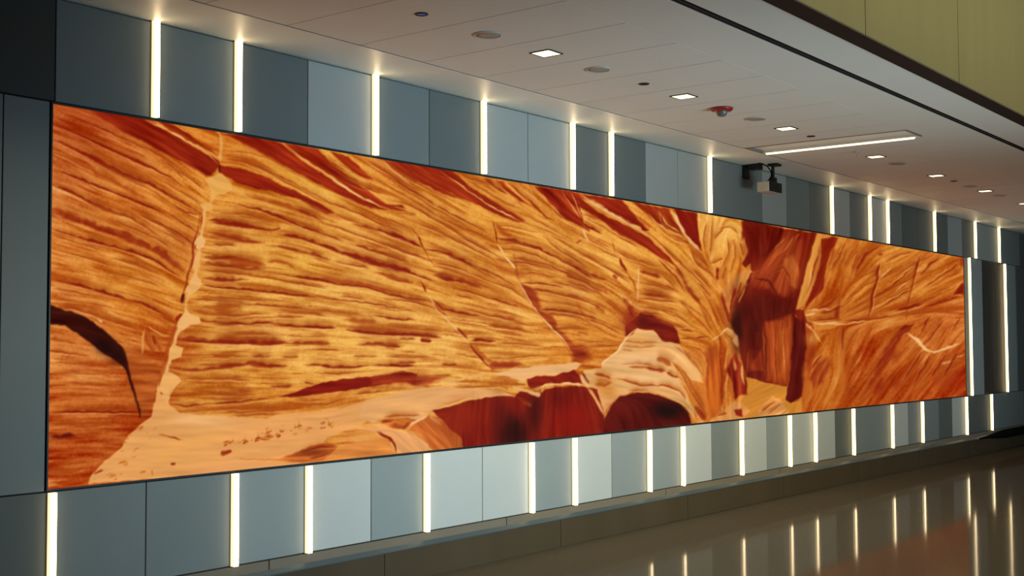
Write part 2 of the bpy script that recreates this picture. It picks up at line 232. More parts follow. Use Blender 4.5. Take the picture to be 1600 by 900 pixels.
# ============ picture data ============
# prominent bedding lines: tile points | width in tile px | colour | options (x no flow, s soft, f faint, h very faint, w wobbly, n no taper)
STROKES = """
A 60,90 180,150 350,215 560,310 700,370 830,460|11|D|f
A 60,220 250,290 450,390 640,475 850,570 980,640 1080,700|17|D
A 50,330 200,395 400,500 600,605 800,680 1000,790 1150,870 1230,920|30|D
A 400,520 600,630 800,720 950,820 1080,890|8|d|f
A 340,540 400,610 550,680 700,760 800,820|40|d|f
A 50,430 200,500 350,580|8|d
A 50,560 250,640 450,720 650,800 850,880 1000,960|18|D
A 50,695 200,750 350,830 520,890|16|D
A 350,840 520,900 700,960|16|D
A 560,310 700,370 900,470 1080,590|8|d|f
A 900,490 1000,560 1080,640|12|D|f
A 1000,560 1150,660 1250,740|9|d
A 860,640 1010,720 1150,800 1220,860|9|d|f
A 500,520 700,620 860,690|6|d|f
A 60,60 250,100 420,170|7|d|f
B 45,20 200,80 400,165 560,225 720,280 880,360 1000,460 1120,540|52|D|f
B 45,50 250,125 420,190 600,250|40|D|f
B 45,190 250,250 480,310 700,370 850,430 950,500 1080,580|17|D
B 300,270 400,285 480,310|22|D
B 45,235 250,300 440,350|10|d
B 80,350 250,395 400,440 560,490|10|d
B 530,420 700,460 900,550|13|d
B 40,580 250,625 420,670 600,730 750,765 900,840 990,890|22|D
B 380,655 520,695|22|D|f
B 760,90 900,150 1050,230 1180,330|18|D|f
B 700,60 900,160 1100,290|8|d
B 350,0 500,55 650,90 800,180 900,260|14|d
B 500,110 700,190 860,260 1000,360|9|d
B 900,200 1000,250 1120,330|12|d|f
B 950,60 1100,160 1200,210|16|D|f
B 1000,0 1100,60 1220,80|14|D|f
B 40,650 250,690 420,720|9|d|f
B 40,740 300,760 500,800|9|d|f
B 150,800 350,840 420,890|14|d
B 600,560 750,590 900,640|7|d|f
B 450,530 650,560 850,620|6|d|f
B 1270,120 1400,120 1500,150 1600,160|28|D
B 1250,215 1400,230 1600,270|13|d
B 1250,255 1400,270 1580,300|9|d|f
B 1230,410 1400,415 1600,440|26|D|f
B 1240,450 1400,470 1600,480|22|D|f
B 1220,510 1400,530 1600,545|12|d
B 1230,570 1400,590 1600,580|24|D|f
B 1230,630 1400,650 1600,660|12|D
B 1130,740 1350,745 1600,765|8|d
C 1100,60 1250,100 1450,110 1600,120|22|d|f
C 1150,150 1350,165 1600,180|12|D|f
C 1010,300 1150,305 1300,320 1600,318|38|D|f
C 1080,310 1300,325 1600,330|16|D
C 1050,430 1300,420 1600,440|8|d
C 960,520 1150,545 1300,525 1450,510 1600,490|30|D|f
C 1200,500 1400,505 1600,490|14|d
C 1020,610 1250,610 1450,600 1600,590|9|d
C 980,740 1100,735 1300,730 1600,725|11|d|f
C 960,800 1100,825 1300,800 1600,790|13|D|f
C 1060,860 1300,850 1600,835|10|d|f
C 1250,765 1450,770 1600,760|8|d
C 30,50 200,55 400,110 560,170 760,230|18|d
C 30,290 150,310 250,340|22|d|f
C 30,390 250,415 350,430|14|d
C 400,130 450,170|16|l|x
C 170,640 400,655 560,660|16|d|f
C 30,665 170,660|8|d
C 80,745 300,740 500,745|12|d|f
C 30,870 350,865 560,870 800,870|16|D
C 330,860 560,870 720,870|20|D|f
C 60,560 300,570 500,580|8|d|f
C 60,480 250,490 400,510|7|d|f
C 780,220 870,330 920,420|18|d|fx
C 800,200 900,260 960,280|12|c|x
D 20,225 330,215 560,220 820,215|14|D|f
D 20,410 120,412 250,392|24|B|s
D 230,400 350,390 420,395|16|d|f
D 30,310 200,315 300,310|12|d|f
D 60,640 250,620 420,600|10|d|f
D 300,340 450,320 560,330|12|d|f
D 20,700 200,690 330,650|14|d|f
D 300,540 420,520|10|d|f
E 100,230 300,240 450,290 600,380 800,480|9|d|f
E 90,290 250,310 400,370 600,460 800,560 930,640|17|d
E 300,320 500,430 700,540 900,640|8|d
E 910,635 1050,680 1200,740 1400,850|12|d
E 950,720 1100,780 1300,840 1500,900|14|d|f
E 230,580 400,610 600,660 800,740 860,760|28|d|f
E 650,680 800,740 870,770|16|D|f
E 180,650 380,690 600,770 850,880|16|D
E 70,720 250,720 400,760 480,780|12|d
E 0,775 150,785 300,820 490,850|36|D
E 480,850 540,830|12|D
E 850,300 1000,390 1150,480 1330,570|9|D|f
E 950,420 1150,510 1380,570|10|D|f
E 830,225 1000,340 1120,420|9|c
E 1200,290 1400,420 1600,570|16|d
E 1300,290 1450,410 1600,520|11|c
E 1000,600 1200,690 1400,790 1600,880|8|d|f
E 1380,670 1500,700 1600,730|12|D|f
E 1100,700 1300,790 1500,870|9|d|f
F 0,-10 150,0 320,20 480,52|34|D
F 520,80 700,110 850,160 1000,210|26|D
F 850,160 1000,215 1200,280 1400,340 1600,400|34|D
F 0,80 120,95 250,135 420,150|22|D|f
F 450,160 560,180 650,205 800,235 950,290|26|D|f
F 950,290 1100,320 1250,350|10|d
F 660,0 850,70 1040,140|13|D|f
F 1060,150 1300,220 1550,300|13|D|f
F 900,0 1100,70 1300,140 1600,250|11|d
F 1100,0 1350,60 1600,170|15|D|f
F 0,160 200,170|10|d
F 0,270 130,260 250,285 430,320|20|D|f
F 0,320 150,330 280,350 430,350|18|D|f
F 130,290 250,310 420,330|40|d|f
F 480,385 620,405 850,440 1000,470 1200,490 1400,550 1600,600|16|D
F 850,425 1050,450 1220,480 1350,520 1500,570|26|d|f
F 430,300 500,290 600,310 660,360|24|d|f
F 0,370 250,390 360,410 600,450 900,505|13|d
F 0,435 200,440|30|D|f
F 0,490 250,510 550,540 830,575|17|D
F 830,575 1100,605 1350,640 1600,690|10|D|f
F 0,575 250,590 430,605|8|d
F 170,620 350,630 560,645 770,660|13|D|f
F 800,665 1000,690 1200,715|10|d|f
F 1250,710 1400,735 1600,750|16|D|f
F 0,650 100,670 200,650 250,690|60|d|h
F 0,700 200,720 350,700 450,700|11|d
F 0,770 250,780 450,770 700,800|15|D|f
F 700,800 850,810 970,815|17|D
F 1050,830 1250,850 1450,865 1600,870|20|D
F 1030,740 1150,760 1300,770|34|d|f
F 1080,810 1300,830 1500,845|30|d|f
F 1280,380 1400,410 1450,440 1580,465|14|d
F 500,720 650,730|10|d
F 600,690 800,700 900,720|14|d|f
F 1000,560 1200,590|6|d
G 0,30 350,30 480,15|14|D|f
G 480,40 700,52 960,65|16|D
G 1050,75 1250,100 1450,110 1600,120|20|D
G 0,160 120,160 300,165 600,175|44|D|f
G 0,165 300,175 600,182|26|D
G 600,180 800,180 930,190|30|D|f
G 1120,190 1300,190 1500,205|24|D|f
G 0,285 150,288|18|d
G 310,285 480,280|18|D|f
G 550,290 680,288|16|d
G 0,380 150,355 300,340 450,360 580,360|36|D|f
G 350,345 450,360 590,360|24|D|f
G 720,350 850,350 900,365 1100,370 1250,355|20|D
G 1240,355 1400,355 1600,360|16|D|f
G 0,470 150,460 300,470|10|d
G 450,520 630,520|18|D|f
G 350,500 560,500|8|d|f
G 730,490 800,495|16|D
G 200,560 320,555|20|d|f
G 0,580 200,590 350,580|12|d|f
G 0,655 250,635 500,605|16|D|f
G 0,690 200,690 400,690 600,680|14|d|f
G 0,720 200,725 400,710 700,690|12|d|f
G 130,755 350,740 560,735|14|d|f
G 650,625 800,630 900,620|20|d|f
G 720,660 900,660 1050,610|10|d
G 1100,580 1250,565 1400,550|14|d
G 1100,285 1300,285|14|d|f
G 800,410 1000,420 1200,405|9|d
G 1460,150 1600,150|10|d
G 200,110 450,105|10|d|f
G 590,130 900,130|8|d|f
G 800,230 1000,240|8|d|f
I 0,70 150,170 300,260 480,340 560,390|9|d|f
I 0,160 150,250 300,340 500,460 700,560 860,640|13|D|f
I 0,250 200,350 400,480 600,580 870,680|15|d|f
I 130,260 300,370 480,480 650,570|7|d|f
I 0,350 200,400 400,520 600,640 760,740 940,830|10|d
I 0,400 100,410 170,430|26|D
I 40,450 250,490|10|d|f
I 0,500 120,550 230,600|11|d
I 0,610 150,660 290,735|20|D
I 200,520 400,600 600,700 800,800 900,860|9|d
I 310,750 420,755 520,790 720,885|24|D
I 0,700 150,770 320,820|9|d
I 0,790 180,840|11|d
I 0,870 100,885|24|D
I 380,860 500,870 650,920|14|d|f
I 560,640 700,700 850,780|9|d|f
I 890,660 1000,680 1200,740 1370,830|24|D
I 900,700 1050,700 1180,745|9|d|f
I 910,740 1050,755 1200,800 1400,900|10|d
I 960,850 1100,850 1250,900|11|d
I 1250,650 1300,700 1500,830 1600,890|12|d|f
I 1370,830 1500,890 1580,930|15|D|f
I 970,500 1150,560 1350,640 1550,730|6|d|f
I 1050,450 1250,560 1400,640|6|d|f
I 620,190 800,300 950,390 1100,440|7|d|f
I 560,150 680,200 800,230 950,310|11|d|f
I 780,190 900,280 960,320|22|D|f
I 970,230 1080,330 1200,420|10|D|f
I 1040,240 1150,330 1250,420|8|c
I 1150,250 1240,330 1330,430 1420,530|10|c
I 860,560 1000,570 1200,620|7|d|f
J 0,70 150,105 290,160 390,200|30|D
J 380,150 500,175 620,195 760,255|44|D|f
J 430,170 560,190 640,215|24|D
J 400,50 600,100 800,190 1000,260 1140,370|10|d
J 500,0 620,40 700,80|20|D|f
J 700,80 850,140 1040,240|12|D|f
J 520,245 700,290 860,340 1100,410|14|D|f
J 560,310 690,335|11|d
J 0,160 100,190 220,215|12|d
J 0,290 100,315 330,350|17|D|f
J 0,330 200,355 380,400|9|d
J 0,395 100,405|12|d
J 0,485 190,500|18|D|f
J 380,350 450,410 600,445 750,470|20|D
J 600,400 800,460 1080,515|11|d
J 480,490 700,510 900,550 1160,600|8|d|f
J 800,545 950,560 1100,580|14|d
J 0,605 200,610 300,620 450,640|22|D
J 300,615 420,630|16|D|f
J 280,660 370,668|18|D
J 0,700 130,710|20|D|f
J 0,540 200,565 450,590|9|d|f
J 670,660 750,655 870,670|22|D
J 870,680 1000,685 1250,705|8|d
J 800,800 1000,800 1250,770|10|d|f
J 0,790 300,790 380,790|10|d|f
J 100,835 250,832|14|D|f
J 0,860 220,860|18|D
J 450,850 570,855|12|D|f
J 820,840 1000,850 1050,845|34|D|f
J 550,760 700,790 760,800|8|d|f
J 980,10 1150,40 1300,70 1400,130|10|d
J 1040,50 1200,70 1350,120|9|d
J 1060,130 1200,135 1350,180|20|d|f
J 1070,215 1180,210 1350,235 1400,250|9|D
J 1130,255 1300,280 1500,320 1600,355|12|D|f
J 1200,415 1350,420 1450,435 1560,460|13|D
J 1250,455 1400,460 1550,490|12|d|f
J 1350,570 1450,560 1600,580|12|d|f
J 1450,710 1550,700 1600,720|14|D|f
J 1380,30 1500,90 1600,130|16|D|f
J 1420,160 1520,180 1600,225|15|D
J 1400,110 1500,150 1600,200|8|d
J 1450,240 1600,290|7|d
J 1500,600 1600,620|8|d|f
J 860,20 1000,60 1020,100|8|d|f
L 0,380 150,480 300,560 450,640|8|d|f
L 0,460 120,540 260,620|10|d
L 80,590 200,640 330,730|20|D|f
L 0,540 80,580 180,640|15|d
L 0,630 150,700 300,770 420,880|14|D|f
L 110,700 250,750 400,830|12|d
L 0,750 200,790 350,850|10|d
L 200,520 350,600 500,680 620,760|9|d
L 310,690 430,740|16|D|f
L 280,440 400,510 540,570|9|d|f
L 480,700 520,730|18|D|f
L 250,220 350,250 380,260|14|d|f
L 260,250 400,320 560,420 700,490|9|d|f
L 240,290 300,330 400,380|17|D
L 500,510 600,560 720,600 850,640|9|d
L 560,560 700,620 880,700 1000,830|9|d|f
L 690,670 760,690 860,720|26|D|f
L 830,570 900,640 980,720 1050,830|12|D|f
L 700,760 850,790 970,830|10|d|f
L 700,800 800,830 900,850|10|d|f
L 850,450 950,560 1050,640 1100,700|10|d
L 780,380 900,500 1000,590 1100,680 1200,790|9|d|f
L 960,420 1050,440 1080,460|11|D|f
L 930,380 1040,430|8|d
L 1080,500 1150,620 1250,690 1290,760|12|d|f
L 1050,450 1150,560 1260,660|7|d|f
L 1100,640 1180,730 1260,820|9|d|f
L 1090,500 1130,580 1180,650|14|d|f
L 970,620 1020,700 1070,790|26|D|f
L 1150,760 1250,870|8|d
L 1220,280 1190,420 1210,520|7|d|f
L 1260,250 1260,400 1240,560|8|d|f
L 1300,340 1400,320 1470,380|7|d|f
L 1280,420 1350,330|7|d|f
L 1440,430 1440,560 1400,680|9|d|f
L 1380,400 1390,520 1330,660|8|d|f
L 1250,610 1350,570|10|d|f
L 1480,440 1500,560|9|d
L 870,240 900,300 1000,360|9|c
L 820,280 900,340 1030,400|7|c
L 930,190 970,260|8|c
M 0,130 150,170 300,210 430,280|11|d
M 80,40 250,90 400,160|9|d
M 0,200 200,240 380,320|9|d|f
M 0,275 150,280 280,320 400,360|14|D|f
M 280,340 420,390 540,460|12|d
M 200,200 220,260 310,390|6|d|fx
M 0,300 200,320 350,400 500,490|8|d|f
M 200,550 350,560 540,550|10|d|f
M 160,500 300,520 450,520|9|d|f
M 350,240 420,290|26|d|f
M 690,140 820,150 970,180|26|d|f
M 730,150 900,165|16|D|f
M 690,180 850,200 1000,210|7|d
M 690,250 850,270 1000,330 1150,420|8|d|f
M 700,290 850,300|9|d
M 980,300 1100,400 1200,440|7|d|f
M 1010,430 1120,440|12|D|f
M 1010,495 1150,490 1240,480|11|D|f
M 980,180 1100,260 1200,330 1270,440|8|d|f
M 1050,80 1100,130 1170,230|30|D|f
M 1150,200 1200,300 1260,450|10|d|f
M 1180,120 1250,230 1310,400|9|d|f
M 1280,220 1330,330 1370,410|20|d|f
M 1330,150 1370,300 1390,360|20|D|f
M 1000,200 1100,300|7|d|f
M 560,180 650,270|20|D|fs
M 600,230 640,330|16|D|fs
M 430,200 520,280|8|d|f
M 900,80 970,120|8|d|f
N 550,110 700,130 850,120|9|d|f
N 570,150 700,165 820,150|9|d|f
N 560,180 640,190|8|d|f
N 600,320 740,320 800,330|13|d|f
N 740,325 850,345 900,355|22|D|f
N 820,260 880,260 940,310|30|d|f
N 900,360 960,390 1000,400|14|D|f
N 510,400 560,420 700,460 880,460 1020,510|11|d
N 880,460 1000,500 1060,580|10|d|f
N 340,370 440,390 470,410|20|D|f
N 340,450 420,460 480,430|24|d|f
N 600,500 740,505 820,530 940,580|9|d|f
N 950,280 1040,400 1080,470|11|d|f
N 1000,310 1080,420 1150,540 1210,640|13|d|f
N 1030,180 1120,280 1200,390|12|d|f
N 1060,460 1120,540 1200,660|12|d
N 1120,620 1170,680 1210,740|28|D|f
N 960,150 1060,230 1140,330|7|d|f
N 540,300 700,290 800,310|6|d|h
N 1240,180 1270,300 1280,500|22|d|f
N 1310,60 1330,120|14|D|f
N 1330,320 1335,450 1345,560|12|D|f
N 1370,60 1440,120|9|d|f
Q 230,310 330,240 420,200|8|d|f
Q 220,380 330,290 480,220 560,170|8|d|f
Q 230,420 330,370 450,310 600,220|7|d|f
Q 240,440 400,370 560,290 700,190|7|d|f
Q 90,440 230,450|8|d|f
Q 240,455 330,450 470,430|8|D|f
Q 260,465 420,440 600,400|5|d|f
Q 470,405 530,395 610,370|12|D
Q 610,390 700,360 780,340|9|D|f
Q 300,160 360,120 420,90|9|d
Q 430,180 500,140 560,130|6|d|f
Q 440,260 560,190 660,140|7|d|f
Q 620,200 690,150|12|d|f
Q 600,240 700,200 780,160|7|d|f
Q 640,300 720,250 790,220|7|d|f
Q 560,380 680,330 770,290|6|d|f
Q 700,410 790,400|8|d|f
Q 490,430 650,410 790,420|5|d|f
Q 310,80 260,150 230,210|9|d|f
Q 240,90 200,170 170,220|10|d
Q 190,110 160,200|9|d|f
Q 300,130 270,220|8|d|f
Q 250,110 220,190|7|d|f
Q 410,620 480,530 530,490|18|D|f
Q 340,780 400,680 480,570|12|d|f
Q 300,830 370,740|12|d|f
Q 470,650 540,570|14|d|f
Q 590,490 640,430|7|d|f
Q 630,530 700,430|8|d|f
Q 660,580 730,470|6|d|f
Q 520,650 590,570|10|d|f
Q 430,800 500,700 560,640|8|d|f
Q 480,790 560,690 610,620|10|d|f
Q 540,800 600,720 660,640|8|d|f
Q 590,790 640,730|9|d|f
Q 660,760 720,680 790,650|12|d|f
Q 690,790 760,700|14|d|f
Q 270,570 310,480|8|d|f
Q 230,620 290,500|8|d|f
Q 340,560 370,470|6|d|f
Q 250,700 310,600|7|d|f
Q 320,840 350,800|14|d|f
Q 70,650 130,590|8|d|f
Q 220,470 215,560 235,650|10|d|f
Q 205,440 215,330 235,220|8|d|f
Q 350,440 370,330 390,250 400,180|9|D
Q 380,250 400,190|11|D
Q 395,140 420,140|18|D|f
Q 530,390 550,310 570,230 590,150|9|D|f
Q 570,220 580,180|9|D|f
Q 525,450 530,400|5|d|fx
"""
FLOWS = """
A 900,360 1250,560
A 500,180 800,330
A 1450,330 1600,400
E 250,130 600,360
E 600,420 900,560
E 150,420 500,520
D 100,480 500,480
D 100,560 400,550
D 1000,330 1500,330
H 100,520 600,480
K 100,400 500,360
K 650,480 640,640
K 900,480 900,680
K 1300,420 1280,640
K 200,650 330,780
N 100,520 110,760
N 250,500 300,720
N 650,580 700,760
N 450,250 750,280
N 600,360 900,400
N 1250,300 1240,660
N 1400,250 1410,520
N 1300,150 1310,500
O 230,700 220,560
O 280,640 275,480
O 380,700 370,520
O 330,300 420,180
O 460,640 460,480
O 260,820 340,790
O 420,200 440,320
O 480,380 560,180
O 100,100 80,280
O 180,130 170,280
O 500,120 470,280
O 520,640 560,560
Q 180,700 110,840
Q 130,600 160,720
"""
SHAPES = """
V|A 50,55 310,90 500,210 700,320 500,250 300,190 60,80|150,48,14|3|14|.55
F|A 310,88 440,108 600,145 760,178 900,250 1050,330 1150,390 1280,460 1370,520 1360,560 1300,620 1260,628 1150,560 1050,505 900,435 800,375 700,325 600,275 500,210 400,150|136,28,7|2|9
F|A 870,190 1000,222 1120,295 1200,365 1310,435 1360,470 1290,440 1150,360 1000,285|152,44,10|1.5|10
S|A 780,188 950,262 1100,345 1200,405 1280,465 1350,530|17|c
S|A 950,262 1100,345 1200,405|8|l
V|A 1380,290 1460,310 1600,390 1600,330|150,40,10|2|8|.7
F|E 70,345 120,350 250,375 400,425 600,520 750,590 900,670 960,715 900,722 700,612 500,560 350,520 200,482 130,440 60,395|140,28,6|1.6|9
V|E 700,600 950,715 1150,770 1000,770 800,700|150,50,14|3|10|.5
F|E 110,100 300,110 540,165 600,220 700,300 850,400 1000,500 1150,590 1300,660 1380,692 1250,682 1050,592 900,520 700,412 500,312 330,212|146,32,8|1.8|10
F|E 560,168 700,185 830,215 900,290 1000,380 1100,460 1250,560 1360,640 1510,692 1400,692 1250,625 1080,525 950,435 800,345 650,245|158,42,10|1.6|10
S|E 590,190 700,280 850,380 1000,490 1150,580 1250,635 1390,692|13|c
S|E 930,440 1050,520 1200,605 1330,670|9|l
F|E 930,235 1060,270 1120,330 1200,400 1260,455 1180,440 1080,370 990,300|150,38,8|1.5|9
V|E 1310,290 1600,345 1600,480 1450,400|150,40,10|2|8|.8
F|I 40,55 280,85 530,132 600,200 740,310 900,400 1050,490 1105,528 1050,540 900,490 760,420 640,365 540,345 420,300 250,215 130,150|152,40,10|1.5|12
S|I 430,135 560,225 700,325 850,420 950,475 1095,545|11|c
S|I 700,330 850,425 1000,500|6|l
S|I 480,290 620,370 700,410|14|m|f
F|I 870,203 930,220 1000,300 1120,390 1050,370 960,300|152,40,10|1.3|8
F|I 1180,258 1430,295 1510,330 1530,430 1560,560 1600,582 1600,608 1530,570 1470,540 1380,500 1300,400 1240,330|152,38,9|1.4|14
F|I 1110,330 1180,400 1240,470 1322,522 1260,500 1170,420|158,48,10|1.2|8
F|I 1500,310 1600,330 1600,370 1540,350|160,50,12|1.5|8
S|I 1530,430 1560,470 1600,490|20|l|f
F|L 0,20 160,45 215,70 225,170 240,270 180,290 120,260 40,170 0,120|150,38,9|1.4|14
S|L 80,40 150,140 230,260|10|c
S|L 150,55 200,150 240,250|8|c
F|L 200,60 300,150 450,250 600,312 760,402 850,490 985,628 900,592 780,512 700,462 540,388 420,292 330,230 225,160|146,34,8|1.4|10
F|L 255,72 480,97 560,110 620,190 700,280 770,352 700,352 560,272 420,205 330,130|142,30,8|1.3|9
S|L 215,65 330,125 450,210 600,290 700,345 790,420|34|c
S|L 240,75 400,180 600,288 700,340|12|l
F|L 640,128 930,182 960,260 1030,360 1042,388 950,355 870,322 790,260|162,52,14|1.4|16
S|L 760,220 820,290 900,345 1030,400|10|c
S|L 830,200 900,290 1010,370|12|c|f
S|L 860,230 880,290 960,350|9|D
F|L 965,184 1142,210 1150,330 1172,505 1130,470 1050,380 1000,280|128,20,6|1.2|5
S|L 935,185 985,270 1040,370 1120,470 1175,530|22|l|x
F|L 1490,275 1620,290 1620,560 1520,640 1490,610 1550,480 1552,380 1500,400|118,16,4|1.4|7
V|L 1490,280 1560,290 1545,400 1490,430 1500,350|150,40,10|2|12|.8
F|O 222,30 400,75 545,95 505,230 470,340 455,430 440,520 430,640 410,757 320,742 240,716 215,640 205,560 165,470 185,390 240,330 262,250 240,180|116,22,6|1.2|8
B|O 400,150 440,190|170,72,28|12|.6|16
B|O 430,270 400,230|192,92,34|11|.7|14
B|O 330,250|150,50,16|16|.7|14
B|O 280,120|92,10,3|12|.8|24
B|O 300,420 240,440 360,420|76,8,2|17|.85|14
B|O 340,360|100,16,4|22|.6|8
B|O 190,480 200,540|54,6,2|6|.9|18
B|O 275,530 270,590|62,6,2|8|.8|18
B|O 250,650|140,44,14|7|.7|16
B|O 295,680 285,700|84,10,4|9|.8|10
B|O 370,560 390,640|156,58,16|12|.9|26
B|O 400,560 380,700|190,92,28|6|.6|24
S|O 320,735 315,600 312,500|6|m|f
S|O 345,735 335,620|4|B|f
S|O 500,110 470,240 440,330|10|D|fs
S|O 380,80 350,180 300,220|10|B|fs
S|O 400,120 350,170|4|c|f
S|O 470,90 420,160|5|m|f
S|O 262,250 240,320 205,390|14|B|s
F|O 240,716 330,745 412,757 418,822 480,820 485,868 400,880 250,896 222,892 214,820 242,792|204,128,42|1|6
F|O 445,458 492,470 500,560 488,700 482,800 430,826 408,814 420,742 432,600|88,10,4|1.2|6
F|O 490,470 520,480 540,560 520,660 500,760 480,868 478,800 486,700 500,560|160,56,14|1.4|8
F|O 540,95 606,108 580,150 545,250 525,340 482,410 452,436 470,340 503,230|206,130,52|1.2|10
F|Q 130,72 180,58 205,64 185,110 150,190 140,300 60,392 50,402 85,310 112,230|138,32,8|1.4|10
V|Q 0,400 50,405 55,470 20,450|112,16,4|1.5|5|.9
F|M 672,330 700,292 780,296 850,335 950,385 985,440 1012,535 900,522 860,505 800,432 720,428 680,415 600,472 580,470 590,400|112,16,5|1.6|7
B|M 620,330 640,390|142,36,10|9|.8|9
B|M 720,370|84,8,3|7|.8|6
B|M 920,480|136,26,8|8|.7|5
V|M 800,310 960,370 1060,400 1000,420 900,390|150,52,14|3|8|.7
F|N 680,15 740,35 800,30 860,115 1000,140 1060,220 1150,330 1190,440 1100,420 1000,300 950,270 1000,420 1060,520 1110,640 1130,745 1100,690 1060,620 1000,590 900,545 760,508 640,508 540,540 480,590 430,660 412,700 380,620 330,530 270,460 240,370 260,340 400,320 400,280 470,230 540,180 580,80 640,70|230,172,104|1.2|9
B|N 600,280 750,250|244,194,140|22|.6|5
B|N 700,390 850,430|244,194,138|22|.5|6
B|N 400,430 450,500|206,128,48|10|.8|9
B|N 700,120|222,160,76|14|.6|5
V|J 1010,-10 1020,110 1050,200 1150,380 1250,500 1330,590 1400,660 1470,770 1480,835 1550,825 1560,760 1480,690 1420,620 1350,560 1330,500 1280,460 1200,420 1180,330 1120,250 1060,200 1040,110|150,48,12|2.6|14|.72
F|J 1070,235 1130,240 1200,290 1230,400 1200,430 1150,380|156,52,12|3|10
F|J 1220,455 1300,460 1340,510 1340,580|160,56,14|2.5|10
V|J 1400,640 1480,690 1560,700 1620,800 1560,826 1480,838 1470,760|146,42,8|5|14|.85
B|J 1330,330 1450,400|208,126,44|14|.6|9
"""
